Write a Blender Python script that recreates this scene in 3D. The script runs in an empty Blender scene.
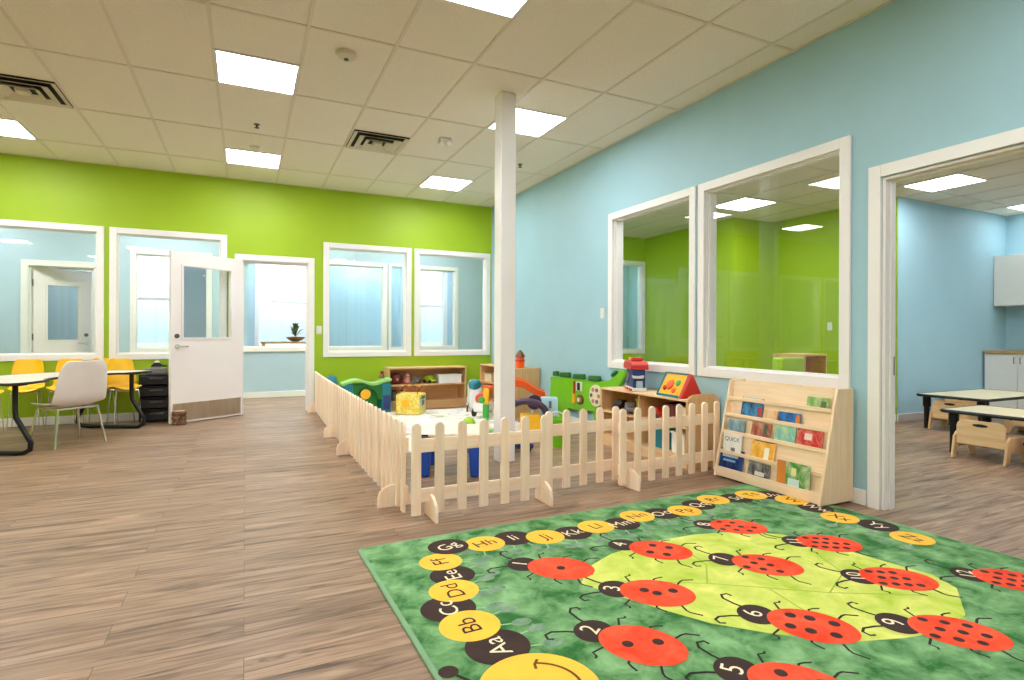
import bpy, bmesh, math, random
from mathutils import Vector, Matrix
random.seed(7)
R = math.radians
PI = math.pi
SC = bpy.context.scene
COL = SC.collection

# ------------------------------------------------------------------ materials
def lin(c):
    return tuple(((x / 255.0) / 12.92 if x / 255.0 <= .04045 else ((x / 255.0 + .055) / 1.055) ** 2.4) for x in c)

def new_mat(name):
    m = bpy.data.materials.new(name)
    m.use_nodes = True
    nt = m.node_tree
    b = nt.nodes['Principled BSDF']
    return m, nt, b

def N(nt, t, **kw):
    n = nt.nodes.new(t)
    for k, v in kw.items():
        setattr(n, k, v)
    return n

def plain(name, rgb, rough=.5, metal=0, var=.06, scale=8, spec=.5, stretch=(1, 1, 1), bump=0):
    """flat colour with a little procedural variation"""
    m, nt, b = new_mat(name)
    c = lin(rgb)
    tc = N(nt, 'ShaderNodeTexCoord'); mp = N(nt, 'ShaderNodeMapping')
    mp.inputs['Scale'].default_value = stretch
    nz = N(nt, 'ShaderNodeTexNoise'); nz.inputs['Scale'].default_value = scale; nz.inputs['Detail'].default_value = 4
    rp = N(nt, 'ShaderNodeValToRGB')
    rp.color_ramp.elements[0].position = .3; rp.color_ramp.elements[1].position = .7
    rp.color_ramp.elements[0].color = tuple(max(0, x * (1 - var)) for x in c) + (1,)
    rp.color_ramp.elements[1].color = tuple(min(1, x * (1 + var)) for x in c) + (1,)
    nt.links.new(tc.outputs['Object'], mp.inputs['Vector']); nt.links.new(mp.outputs['Vector'], nz.inputs['Vector'])
    nt.links.new(nz.outputs['Fac'], rp.inputs['Fac']); nt.links.new(rp.outputs['Color'], b.inputs['Base Color'])
    b.inputs['Roughness'].default_value = rough; b.inputs['Metallic'].default_value = metal
    b.inputs['Specular IOR Level'].default_value = spec
    if bump:
        bp = N(nt, 'ShaderNodeBump'); bp.inputs['Strength'].default_value = bump; bp.inputs['Distance'].default_value = .004
        nt.links.new(nz.outputs['Fac'], bp.inputs['Height']); nt.links.new(bp.outputs['Normal'], b.inputs['Normal'])
    return m

def wood(name, a, b_, scale=6, axis='Z', rough=.45):
    """straight-grained pale timber; grain runs along the given object axis"""
    m, nt, b = new_mat(name)
    tc = N(nt, 'ShaderNodeTexCoord'); mp = N(nt, 'ShaderNodeMapping')
    s = {'X': (.6, 9, 9), 'Y': (9, .6, 9), 'Z': (9, 9, .6)}[axis]
    mp.inputs['Scale'].default_value = s
    oi = N(nt, 'ShaderNodeObjectInfo'); va = N(nt, 'ShaderNodeVectorMath', operation='ADD')
    nz = N(nt, 'ShaderNodeTexNoise'); nz.inputs['Scale'].default_value = scale; nz.inputs['Detail'].default_value = 6
    nz.inputs['Distortion'].default_value = .6
    rp = N(nt, 'ShaderNodeValToRGB')
    rp.color_ramp.elements[0].position = .32; rp.color_ramp.elements[1].position = .68
    rp.color_ramp.elements[0].color = lin(b_) + (1,); rp.color_ramp.elements[1].color = lin(a) + (1,)
    ml = N(nt, 'ShaderNodeMath', operation='MULTIPLY'); ml.inputs[1].default_value = 40
    nt.links.new(oi.outputs['Random'], ml.inputs[0])
    nt.links.new(tc.outputs['Object'], mp.inputs['Vector']); nt.links.new(mp.outputs['Vector'], va.inputs[0])
    nt.links.new(ml.outputs[0], va.inputs[1])
    nt.links.new(va.outputs[0], nz.inputs['Vector']); nt.links.new(nz.outputs['Fac'], rp.inputs['Fac'])
    # piece-to-piece tone
    hs = N(nt, 'ShaderNodeHueSaturation'); mr = N(nt, 'ShaderNodeMapRange')
    mr.inputs['To Min'].default_value = .92; mr.inputs['To Max'].default_value = 1.06
    nt.links.new(oi.outputs['Random'], mr.inputs['Value']); nt.links.new(mr.outputs[0], hs.inputs['Value'])
    nt.links.new(rp.outputs['Color'], hs.inputs['Color']); nt.links.new(hs.outputs['Color'], b.inputs['Base Color'])
    b.inputs['Roughness'].default_value = rough
    return m

def floor_mat():
    m, nt, b = new_mat('vinyl_plank')
    tc = N(nt, 'ShaderNodeTexCoord')
    br = N(nt, 'ShaderNodeTexBrick'); br.offset = .37; br.offset_frequency = 2
    br.inputs['Scale'].default_value = 1; br.inputs['Mortar Size'].default_value = .0012; br.inputs['Mortar Smooth'].default_value = .1
    br.inputs['Brick Width'].default_value = 1.22; br.inputs['Row Height'].default_value = .152; br.inputs['Bias'].default_value = 0
    br.inputs['Color1'].default_value = (.2, .2, .2, 1); br.inputs['Color2'].default_value = (.8, .8, .8, 1); br.inputs['Mortar'].default_value = (0, 0, 0, 1)
    nt.links.new(tc.outputs['Object'], br.inputs['Vector'])
    mp = N(nt, 'ShaderNodeMapping'); mp.inputs['Scale'].default_value = (1.1, 13, 1)
    nt.links.new(tc.outputs['Object'], mp.inputs['Vector'])
    va = N(nt, 'ShaderNodeVectorMath', operation='MULTIPLY_ADD'); va.inputs[1].default_value = (7, 7, 7)
    nt.links.new(br.outputs['Color'], va.inputs[0]); nt.links.new(mp.outputs['Vector'], va.inputs[2])
    nz = N(nt, 'ShaderNodeTexNoise'); nz.inputs['Scale'].default_value = 1.6; nz.inputs['Detail'].default_value = 7; nz.inputs['Distortion'].default_value = 1.2; nz.inputs['Roughness'].default_value = .62
    nt.links.new(va.outputs[0], nz.inputs['Vector'])
    rp = N(nt, 'ShaderNodeValToRGB')
    e = rp.color_ramp.elements
    e[0].position = .32; e[0].color = lin((80, 60, 46)) + (1,)
    e[1].position = .70; e[1].color = lin((182, 152, 126)) + (1,)
    x = e.new(.45); x.color = lin((136, 108, 86)) + (1,)
    nt.links.new(nz.outputs['Fac'], rp.inputs['Fac'])
    mx = N(nt, 'ShaderNodeMix', data_type='RGBA', blend_type='MULTIPLY'); mx.inputs['Factor'].default_value = 1
    r2 = N(nt, 'ShaderNodeMapRange'); r2.inputs['From Min'].default_value = .2; r2.inputs['From Max'].default_value = .8
    r2.inputs['To Min'].default_value = .84; r2.inputs['To Max'].default_value = 1.1
    nt.links.new(br.outputs['Color'], r2.inputs['Value'])
    nt.links.new(rp.outputs['Color'], mx.inputs['A']); nt.links.new(r2.outputs[0], mx.inputs['B'])
    mo = N(nt, 'ShaderNodeMix', data_type='RGBA', blend_type='MIX')
    nt.links.new(br.outputs['Fac'], mo.inputs['Factor']); nt.links.new(mx.outputs['Result'], mo.inputs['A'])
    mo.inputs['B'].default_value = lin((92, 72, 58)) + (1,)
    nt.links.new(mo.outputs['Result'], b.inputs['Base Color'])
    b.inputs['Roughness'].default_value = .42; b.inputs['Specular IOR Level'].default_value = .4
    return m

def two_tone(name, a, b_, scale=5, rough=.9, lo=.35, hi=.65, stretch=(1, 1, 1), dist=1.0, sheen=0):
    m, nt, b = new_mat(name)
    tc = N(nt, 'ShaderNodeTexCoord'); mp = N(nt, 'ShaderNodeMapping'); mp.inputs['Scale'].default_value = stretch
    nz = N(nt, 'ShaderNodeTexNoise'); nz.inputs['Scale'].default_value = scale; nz.inputs['Detail'].default_value = 8
    nz.inputs['Roughness'].default_value = .62; nz.inputs['Distortion'].default_value = dist
    rp = N(nt, 'ShaderNodeValToRGB')
    rp.color_ramp.elements[0].position = lo; rp.color_ramp.elements[1].position = hi
    rp.color_ramp.elements[0].color = lin(a) + (1,); rp.color_ramp.elements[1].color = lin(b_) + (1,)
    nt.links.new(tc.outputs['Object'], mp.inputs['Vector']); nt.links.new(mp.outputs['Vector'], nz.inputs['Vector'])
    nt.links.new(nz.outputs['Fac'], rp.inputs['Fac']); nt.links.new(rp.outputs['Color'], b.inputs['Base Color'])
    b.inputs['Roughness'].default_value = rough; b.inputs['Specular IOR Level'].default_value = .2
    if sheen:
        b.inputs['Sheen Weight'].default_value = sheen; b.inputs['Sheen Roughness'].default_value = .5
    return m

def emit(name, rgb, s):
    m, nt, b = new_mat(name)
    b.inputs['Base Color'].default_value = lin(rgb) + (1,)
    b.inputs['Emission Color'].default_value = lin(rgb) + (1,); b.inputs['Emission Strength'].default_value = s
    return m

def glass_mat(name, tint=(.97, .985, .975), k=1.0):
    """clear sheet glass: sees straight through, mirrors by Schlick's law"""
    m, nt, b = new_mat(name)
    nt.nodes.remove(b)
    out = nt.nodes['Material Output']
    tr = N(nt, 'ShaderNodeBsdfTransparent'); tr.inputs['Color'].default_value = tint + (1,)
    gl = N(nt, 'ShaderNodeBsdfGlossy'); gl.inputs['Roughness'].default_value = .0
    lw = N(nt, 'ShaderNodeLayerWeight'); lw.inputs['Blend'].default_value = .5
    pw = N(nt, 'ShaderNodeMath', operation='POWER'); pw.inputs[1].default_value = 5
    ma = N(nt, 'ShaderNodeMath', operation='MULTIPLY_ADD'); ma.inputs[1].default_value = .95; ma.inputs[2].default_value = .043 * k
    mx = N(nt, 'ShaderNodeMixShader')
    nt.links.new(lw.outputs['Facing'], pw.inputs[0]); nt.links.new(pw.outputs[0], ma.inputs[0]); nt.links.new(ma.outputs[0], mx.inputs[0])
    nt.links.new(tr.outputs[0], mx.inputs[1]); nt.links.new(gl.outputs[0], mx.inputs[2]); nt.links.new(mx.outputs[0], out.inputs['Surface'])
    return m

M = {}
M['floor'] = floor_mat()
M['green_wall'] = plain('green_paint', (160, 192, 24), .55, var=.02, scale=3)
M['blue_wall'] = plain('blue_paint', (162, 201, 215), .55, var=.02, scale=3)
M['pale_blue_wall'] = plain('pale_blue_paint', (182, 206, 222), .55, var=.02, scale=3)
M['white_wall'] = plain('white_paint', (232, 232, 228), .6, var=.02, scale=3)
M['trim'] = plain('white_trim', (240, 238, 236), .35, var=.015, scale=3)
M['tile'] = plain('ceiling_tile', (236, 229, 213), .95, var=.05, scale=90, spec=.1, bump=.1)
M['grid'] = plain('ceiling_grid_paint', (222, 214, 194), .6, var=.02)
M['light'] = emit('light_panel', (250, 251, 253), 11)
M['light2'] = emit('light_panel_side', (250, 251, 253), 8)
M['light4'] = emit('light_panel_dim', (250, 251, 253), 3.2)
M['light3'] = emit('added_light_corridor', (250, 251, 253), 17)
M['lframe'] = plain('light_trim', (225, 225, 222), .5, var=.01)
M['glass'] = glass_mat('window_glass')
M['glass_teal'] = glass_mat('tinted_glass', (.90, .95, .93))
M['door'] = plain('door_paint', (238, 232, 230), .4, var=.015, scale=2)
M['steel'] = plain('brushed_steel', (190, 180, 168), .32, 1, var=.1, scale=3, stretch=(6, 6, 1))
M['chrome'] = plain('chrome', (215, 215, 212), .18, 1, var=.02)
M['dark_steel'] = plain('dark_steel', (95, 92, 88), .4, .8, var=.05)
M['black'] = plain('black_plastic', (26, 25, 28), .35, var=.1)
M['black_metal'] = plain('black_metal', (20, 19, 20), .4, .3, var=.05)
M['vent_dark'] = plain('vent_dark', (38, 34, 26), .8)
M['vent'] = plain('vent_enamel', (214, 206, 180), .5, var=.02)
M['white_plastic'] = plain('white_plastic', (235, 232, 226), .4, var=.02)
M['birch'] = wood('birch', (248, 224, 190), (238, 206, 166), 5, 'Z')
M['birch_h'] = wood('birch_flat', (248, 224, 190), (238, 206, 166), 5, 'X')
M['birch_y'] = wood('birch_flat_y', (250, 226, 194), (242, 212, 174), 5, 'Y')
M['birch_seat'] = wood('birch_seat', (242, 208, 158), (230, 188, 134), 5, 'Z')
M['birch_seat_h'] = wood('birch_seat_flat', (242, 208, 158), (230, 188, 134), 5, 'X')
M['maple'] = wood('maple_shelf', (226, 186, 134), (210, 164, 110), 5, 'Z')
M['maple_h'] = wood('maple_shelf_flat', (226, 186, 134), (210, 164, 110), 5, 'X')
M['maple_y'] = wood('maple_shelf_flat_y', (236, 202, 158), (222, 184, 138), 5, 'Y')
M['picket'] = wood('raw_pine', (255, 238, 215), (250, 219, 188), 4, 'Z', .6)
M['picket_h'] = wood('raw_pine_rail', (255, 238, 216), (250, 220, 190), 4, 'X', .6)
M['counter'] = wood('butcher_block', (206, 168, 108), (178, 134, 78), 7, 'Y')
M['cabinet'] = plain('cabinet_white', (238, 236, 230), .35, var=.01)
M['table_top'] = plain('cream_laminate', (232, 216, 176), .3, var=.02)
M['kidney_top'] = plain('pale_laminate', (226, 216, 196), .3, var=.02)
M['yellow'] = plain('yellow_plastic', (250, 196, 16), .4, var=.03)
M['shell'] = plain('off_white_shell', (230, 222, 216), .35, var=.02)
M['log'] = two_tone('bark', (64, 44, 34), (150, 116, 92), 26, .9)
def pc(k, rgb, rough=.4):
    M[k] = plain(k, rgb, rough, var=.04)
pc('blue_plastic', (18, 72, 172)); pc('teal_plastic', (28, 124, 142)); pc('red_plastic', (204, 44, 30)); pc('orange_plastic', (246, 96, 24))
pc('lime_plastic', (166, 205, 38)); pc('green_plastic', (58, 172, 72)); pc('dark_green', (22, 108, 34)); pc('purple_plastic', (66, 44, 74))
pc('dark_red', (96, 24, 26)); pc('pink_plastic', (206, 140, 132)); pc('grey_plastic', (118, 112, 112)); pc('navy', (24, 42, 100)); pc('navy_plastic', (40, 62, 128))
pc('sky_plastic', (176, 214, 226)); pc('amber', (246, 184, 30)); pc('white_toy', (238, 238, 236)); pc('light_green', (148, 204, 120)); pc('brown_toy', (128, 76, 44))
pc('croc_green', (118, 198, 24)); pc('cream_plastic', (240, 226, 196))

# ------------------------------------------------------------------ mesh helpers
class MB:
    def __init__(s):
        s.bm = bmesh.new()
    def _mark(s, n0, mi):
        if mi:
            for f in list(s.bm.faces)[n0:]:
                f.material_index = mi
    def box(s, x0, x1, y0, y1, z0, z1, mi=0):
        n0 = len(s.bm.faces)
        v = [s.bm.verts.new((x, y, z)) for z in (z0, z1) for x, y in ((x0, y0), (x1, y0), (x1, y1), (x0, y1))]
        for q in ((3, 2, 1, 0), (4, 5, 6, 7), (0, 1, 5, 4), (1, 2, 6, 5), (2, 3, 7, 6), (3, 0, 4, 7)):
            s.bm.faces.new([v[i] for i in q])
        s.bm.faces.ensure_lookup_table(); s._mark(n0, mi)
        return s
    def prism(s, pts, axis, a, b, mi=0):
        """closed 2-D outline extruded along axis; X: pts are (y,z), Y: (x,z), Z: (x,y)"""
        n0 = len(s.bm.faces)
        def P(p, t):
            return {'X': (t, p[0], p[1]), 'Y': (p[0], t, p[1]), 'Z': (p[0], p[1], t)}[axis]
        va = [s.bm.verts.new(P(p, a)) for p in pts]; vb = [s.bm.verts.new(P(p, b)) for p in pts]
        n = len(pts)
        s.bm.faces.new(va[::-1]); s.bm.faces.new(vb)
        for i in range(n):
            s.bm.faces.new([va[i], va[(i + 1) % n], vb[(i + 1) % n], vb[i]])
        s.bm.faces.ensure_lookup_table(); s._mark(n0, mi)
        return s
    def lathe(s, prof, c=(0, 0, 0), n=24, mi=0, axis='Z'):
        n0 = len(s.bm.faces); rings = []
        def P(r, h, a):
            x, y, z = r * math.cos(a), r * math.sin(a), h
            if axis == 'X': x, y, z = z, x, y
            if axis == 'Y': x, y, z = y, z, x
            return (c[0] + x, c[1] + y, c[2] + z)
        for r, h in prof:
            if r < 1e-6:
                rings.append([s.bm.verts.new(P(0, h, 0))])
            else:
                rings.append([s.bm.verts.new(P(r, h, 2 * PI * i / n)) for i in range(n)])
        for A, B in zip(rings, rings[1:]):
            for i in range(n):
                j = (i + 1) % n
                if len(A) == 1 and len(B) == 1: continue
                if len(A) == 1: s.bm.faces.new([A[0], B[j], B[i]])
                elif len(B) == 1: s.bm.faces.new([A[i], A[j], B[0]])
                else: s.bm.faces.new([A[i], A[j], B[j], B[i]])
        if len(rings[0]) > 1: s.bm.faces.new(rings[0][::-1])
        if len(rings[-1]) > 1: s.bm.faces.new(rings[-1])
        s.bm.faces.ensure_lookup_table(); s._mark(n0, mi)
        return s
    def ball(s, c, r, mi=0, n=20, sz=1.0):
        k = n // 2
        return s.lathe([(r * math.sin(PI * i / k) if 0 < i < k else 0, -r * sz * math.cos(PI * i / k)) for i in range(k + 1)], c, n, mi)
    def tube(s, pts, r, n=10, mi=0, closed=False):
        n0 = len(s.bm.faces); pts = [Vector(p) for p in pts]; rings = []; up = None
        m = len(pts)
        for i, p in enumerate(pts):
            if closed: d = (pts[(i + 1) % m] - pts[i - 1])
            else: d = (pts[min(i + 1, m - 1)] - pts[max(i - 1, 0)])
            d.normalize()
            if up is None:
                up = Vector((0, 0, 1)) if abs(d.z) < .9 else Vector((1, 0, 0))
            u = d.cross(up).normalized(); w = u.cross(d).normalized(); up = w
            rr = r[i] if isinstance(r, (list, tuple)) else r
            rings.append([s.bm.verts.new(p + rr * (math.cos(2 * PI * k / n) * u + math.sin(2 * PI * k / n) * w)) for k in range(n)])
        seq = list(zip(rings, rings[1:])) + ([(rings[-1], rings[0])] if closed else [])
        for A, B in seq:
            for k in range(n):
                s.bm.faces.new([A[k], A[(k + 1) % n], B[(k + 1) % n], B[k]])
        if not closed:
            s.bm.faces.new(rings[0][::-1]); s.bm.faces.new(rings[-1])
        s.bm.faces.ensure_lookup_table(); s._mark(n0, mi)
        return s
    def sheet(s, grid, t, mi=0):
        """a curved shell of thickness t from a grid of points"""
        n0 = len(s.bm.faces)
        nu, nv = len(grid), len(grid[0])
        g = [[Vector(p) for p in row] for row in grid]
        nor = [[None] * nv for _ in range(nu)]
        for i in range(nu):
            for j in range(nv):
                a = g[min(i + 1, nu - 1)][j] - g[max(i - 1, 0)][j]; b = g[i][min(j + 1, nv - 1)] - g[i][max(j - 1, 0)]
                nor[i][j] = a.cross(b).normalized()
        A = [[s.bm.verts.new(g[i][j]) for j in range(nv)] for i in range(nu)]
        B = [[s.bm.verts.new(g[i][j] - nor[i][j] * t) for j in range(nv)] for i in range(nu)]
        for i in range(nu - 1):
            for j in range(nv - 1):
                s.bm.faces.new([A[i][j], A[i + 1][j], A[i + 1][j + 1], A[i][j + 1]])
                s.bm.faces.new([B[i][j + 1], B[i + 1][j + 1], B[i + 1][j], B[i][j]])
        edge = [(i, 0) for i in range(nu)] + [(nu - 1, j) for j in range(1, nv)] + [(i, nv - 1) for i in range(nu - 2, -1, -1)] + [(0, j) for j in range(nv - 2, 0, -1)]
        for k in range(len(edge)):
            (a, b), (c, d) = edge[k], edge[(k + 1) % len(edge)]
            s.bm.faces.new([A[a][b], B[a][b], B[c][d], A[c][d]])
        s.bm.faces.ensure_lookup_table(); s._mark(n0, mi)
        return s
    def xf(s, mat):
        s.bm.transform(mat); return s
    def build(s, name, mat, parent=None, bevel=0, smooth=True, loc=None, rot=None, sub=0):
        bmesh.ops.recalc_face_normals(s.bm, faces=s.bm.faces[:])
        me = bpy.data.meshes.new(name); s.bm.to_mesh(me); s.bm.free()
        for m in (mat if isinstance(mat, (list, tuple)) else [mat]):
            me.materials.append(m)
        o = bpy.data.objects.new(name, me); COL.objects.link(o)
        if parent is not None: o.parent = parent
        if loc is not None: o.location = loc
        if rot is not None: o.rotation_euler = rot
        if bevel:
            b = o.modifiers.new('bevel', 'BEVEL'); b.width = bevel; b.segments = 2; b.limit_method = 'ANGLE'; b.angle_limit = R(40)
        if sub:
            q = o.modifiers.new('sub', 'SUBSURF'); q.levels = sub; q.render_levels = sub
        if smooth:
            me.shade_smooth()
            try: me.set_sharp_from_angle(angle=R(35))
            except Exception: pass
        return o

def tag(o, label=None, cat=None, group=None, kind=None):
    if label: o['label'] = label
    if cat: o['category'] = cat
    if group: o['group'] = group
    if kind: o['kind'] = kind
    return o

def thing(name, label, cat, loc=(0, 0, 0), rz=0, group=None, kind=None):
    o = bpy.data.objects.new(name, None); COL.objects.link(o)
    o.location = loc; o.rotation_euler = (0, 0, rz); o.empty_display_size = .1
    return tag(o, label, cat, group, kind)

def struct(name, mb, mat, parent=None, **kw):
    o = mb.build(name, mat, parent, **kw)
    if parent is None: o['kind'] = 'structure'
    return o

def copy_tree(o, parent=None):
    c = o.copy(); COL.objects.link(c)
    if parent is not None: c.parent = parent
    for ch in list(o.children):
        copy_tree(ch, c)
    return c

def text_faces(txt, size):
    """2-D triangles of a word, centred on the origin"""
    cu = bpy.data.curves.new('word', 'FONT'); cu.body = txt; cu.size = size; cu.align_x = 'CENTER'; cu.align_y = 'CENTER'; cu.resolution_u = 3
    o = bpy.data.objects.new('word', cu); COL.objects.link(o)
    dg = bpy.context.evaluated_depsgraph_get(); dg.update()
    me = bpy.data.meshes.new_from_object(o.evaluated_get(dg))
    V = [(v.co.x, v.co.y) for v in me.vertices]; F = [tuple(p.vertices) for p in me.polygons]
    bpy.data.objects.remove(o); bpy.data.curves.remove(cu); bpy.data.meshes.remove(me)
    return V, F

# ------------------------------------------------------------------ room sizes (metres, camera stands at x=0 y=0)
EYE = 1.11
XR, YB, H = 3.677, 8.537, 3.225        # blue wall, green wall, ceiling
XL, YF = -6.2, -4.2                    # unseen left wall and wall behind the viewer
WT = .11
YC = 10.7                              # corridor's far wall
YE = 13.2                              # exterior wall
XA = 10.3                              # next room's far wall
H2 = 2.92

# floor, outside ground
struct('floor', MB().box(XL - .2, XA + .3, YF - .2, YE + .2, -.1, 0), M['floor'])
struct('ground', MB().box(-30, 40, YE + .3, 120, -.6, -.5), plain('pale_ground', (196, 200, 196), .9, var=.1, scale=.3))

def wall_x(name, x0, x1, ya, yb, h, mat, holes=(), z0=0):
    """wall whose faces look along X; holes are (y0,y1,z0,z1)"""
    mb = MB(); y = ya
    for (a, b, c, d) in sorted(holes):
        if a > y: mb.box(x0, x1, y, a, z0, h)
        if c > z0: mb.box(x0, x1, a, b, z0, c)
        if d < h: mb.box(x0, x1, a, b, d, h)
        y = b
    if y < yb: mb.box(x0, x1, y, yb, z0, h)
    return struct(name, mb, mat, smooth=False)

def wall_y(name, y0, y1, xa, xb, h, mat, holes=(), z0=0):
    mb = MB(); x = xa
    for (a, b, c, d) in sorted(holes):
        if a > x: mb.box(x, a, y0, y1, z0, h)
        if c > z0: mb.box(a, b, y0, y1, z0, c)
        if d < h: mb.box(a, b, y0, y1, d, h)
        x = b
    if x < xb: mb.box(x, xb, y0, y1, z0, h)
    return struct(name, mb, mat, smooth=False)

def window_in(n, axis, face, depth, a0, a1, z0, z1, cw=.075, sign=-1, teal=False, mull=None, vbars=0, back=True):
    """a framed pane; a0..a1,z0..z1 is the OUTER edge of the casing, `face` the wall face the casing sits on, the wall runs `depth` behind it"""
    w = thing('window_%d' % n, None, None); w['kind'] = 'structure'
    fr = MB(); t = .022
    def bx(mb, u0, u1, d0, d1, za, zb):
        lo, hi = sorted((face + sign * d0, face + sign * d1))
        if axis == 'X': mb.box(lo, hi, u0, u1, za, zb)
        else: mb.box(u0, u1, lo, hi, za, zb)
    i0, i1, j0, j1 = a0 + cw, a1 - cw, z0 + cw, z1 - cw
    sides = [(0, t)] + ([(-depth - t, -depth)] if back else [])
    for d0, d1 in sides:
        bx(fr, a0, i0, d0, d1, z0, z1); bx(fr, i1, a1, d0, d1, z0, z1)
        bx(fr, i0, i1, d0, d1, z0, j0); bx(fr, i0, i1, d0, d1, j1, z1)
    fr.build('window_frame', M['trim'], w, bevel=.004)
    ja = MB(); e = .006
    bx(ja, i0, i0 + e, -depth, -.001, j0, j1); bx(ja, i1 - e, i1, -depth, -.001, j0, j1)
    bx(ja, i0 + e, i1 - e, -depth, -.001, j0, j0 + e); bx(ja, i0 + e, i1 - e, -depth, -.001, j1 - e, j1)
    s0, s1 = -.055, -.025; e2 = .018
    bx(ja, i0 + e, i0 + e2, s0, s1, j0 + e, j1 - e); bx(ja, i1 - e2, i1 - e, s0, s1, j0 + e, j1 - e)
    bx(ja, i0 + e2, i1 - e2, s0, s1, j0 + e, j0 + e2); bx(ja, i0 + e2, i1 - e2, s0, s1, j1 - e2, j1 - e)
    ja.build('window_lining', M['trim'], w)
    if mull:
        mb = MB(); bx(mb, i0 + e2, i1 - e2, s0, s1, mull - .025, mull + .025); mb.build('meeting_rail', M['trim'], w)
    pn = MB(); bx(pn, i0 + e2 - .004, i1 - e2 + .004, -.043, -.037, j0 + e2 - .004, j1 - e2 + .004)
    pn.build('window_pane', M['glass_teal'] if teal else M['glass'], w, smooth=False)
    return w

cw = .075
# ---- blue wall on the right, two big panes and a cased opening
BW = [(3.86, 5.20), (2.425, 3.825)]
wall_x('wall_right', XR, XR + WT, YF, YB, H, M['blue_wall'],
       [(a + cw, b - cw, .75 + cw, 2.46 - cw) for a, b in BW] + [(.35, 2.225, 0, 2.12)])
window_in(1, 'X', XR, WT, BW[0][0], BW[0][1], .75, 2.46)
window_in(2, 'X', XR, WT, BW[1][0], BW[1][1], .75, 2.46)
# ---- green wall at the back, four panes and a doorway
GW = [(-3.0, -1.595), (-1.54, -.225), (1.02, 2.325), (2.372, 3.652)]
LW = [(-4.4, -3.06), (-5.9, -4.5)]
wall_y('wall_back', YB, YB + WT, XL, XR + WT, H, M['green_wall'],
       [(a + cw, b - cw, .775 + cw, 2.445 - cw) for a, b in GW + LW] + [(-.05, .82, 0, 2.12)])
for i, (a, b) in enumerate(GW + LW):
    window_in(3 + i, 'Y', YB, WT, a, b, .775, 2.445, sign=-1)
# ---- the room's unseen sides
wall_x('wall_left', XL - WT, XL, YF, YB, H, M['green_wall'])
wall_y('wall_front', YF - WT, YF, XL, XA, H, M['white_wall'])
# ---- corridor behind the green wall and the outside wall
CD = (-2.93, -2.12)                        # door opening in the corridor's far wall
CW = [(-1.66, -.5), (-.35, 1.09), (1.2, 2.44), (2.47, 2.80), (3.02, 3.88)]
wall_y('wall_corridor', YC, YC + WT, XL, XR + 1.4, H, M['pale_blue_wall'],
       [(a + cw, b - cw, .8 + cw, 2.46 - cw) for a, b in CW] + [(CD[0], CD[1], 0, 2.12)])
for i, (a, b) in enumerate(CW):
    window_in(9 + i, 'Y', YC, WT, a, b, .8, 2.46, cw=.075 if i != 3 else .05, sign=-1, teal=(i in (2, 3)))
wall_x('wall_corridor_end', XR + 1.4, XR + 1.5, YB + WT, YE, H, M['pale_blue_wall'])
wall_x('wall_corridor_start', XL - .1, XL, YB, YE, H, M['pale_blue_wall'])
wall_y('wall_side_office', YC + 1.4, YC + 1.5, 1.3, 3.0, H, M['pale_blue_wall'])
wall_x('wall_office', 3.0, 3.1, YC + WT, YE, H, M['pale_blue_wall'])
wall_x('wall_office_left', -.06, .04, YC + WT, YE, H, M['pale_blue_wall'])
EW = [(-2.74, -1.2), (.18, 1.32), (3.55, 4.5)]
wall_y('wall_exterior', YE, YE + .2, XL, XR + 1.5, H, M['pale_blue_wall'],
       [(a + .07, b - .07, .55 + .07, 2.75 - .07) for a, b in EW])
for i, (a, b) in enumerate(EW):
    window_in(14 + i, 'Y', YE, .2, a, b, .55, 2.75, cw=.07, mull=1.8)
# ---- the next room beyond the blue wall
XG, YG = 7.63, 6.3
wall_y('wall_annex_back', 8.4, 8.5, XR + WT, 6.75, H, M['green_wall'], [(5.2, 6.66, .85, 2.4)])
wall_x('wall_annex_inner', 6.75, 6.85, YG, 8.5, H, M['green_wall'])
wall_y('wall_annex_step', YG, YG + .1, 6.85, XG + .1, H, M['green_wall'])
wall_x('wall_annex_side', XG, XG + .1, 4.43, YG, H, M['green_wall'])
wall_y('wall_annex_blue', 4.42, 4.52, XG + .012, XA, H, M['blue_wall'])
wall_x('wall_annex_right', XA, XA + .1, YF, 4.52, H, M['blue_wall'])
wall_y('wall_annex_front', -2.6, -2.5, XR + WT, XA, H, M['blue_wall'])
wall_y('wall_annex_far', 9.5, 9.6, XR + 1.5, 8.0, H, M['blue_wall'])
wall_x('wall_annex_nook', 7.2, 7.3, 8.5, 9.5, H, M['blue_wall'])
window_in(17, 'Y', 8.4, .1, 5.12, 6.735, .77, 2.48, teal=True)

# ---- doorway casings
def casing(n, axis, face, depth, a0, a1, ztop, cwid=.09, sign=-1, back=True):
    o = MB(); t = .022
    def bx(u0, u1, d0, d1, za, zb):
        lo, hi = sorted((face + sign * d0, face + sign * d1))
        if axis == 'X': o.box(lo, hi, u0, u1, za, zb)
        else: o.box(u0, u1, lo, hi, za, zb)
    for d0, d1 in [(0, t)] + ([(-depth - t, -depth)] if back else []):
        bx(a0 - cwid, a0, d0, d1, 0, ztop + cwid); bx(a1, a1 + cwid, d0, d1, 0, ztop + cwid); bx(a0, a1, d0, d1, ztop, ztop + cwid)
    bx(a0, a0 + .02, -depth, 0, 0, ztop); bx(a1 - .02, a1, -depth, 0, 0, ztop); bx(a0 + .02, a1 - .02, -depth, 0, ztop - .02, ztop)
    # stop bead
    bx(a0 + .02, a0 + .032, -depth * .65, -depth * .35, 0, ztop - .02); bx(a1 - .032, a1 - .02, -depth * .65, -depth * .35, 0, ztop - .02)
    bx(a0 + .032, a1 - .032, -depth * .65, -depth * .35, ztop - .032, ztop - .02)
    return struct('trim_%d' % n, o, M['trim'], bevel=.003)
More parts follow.
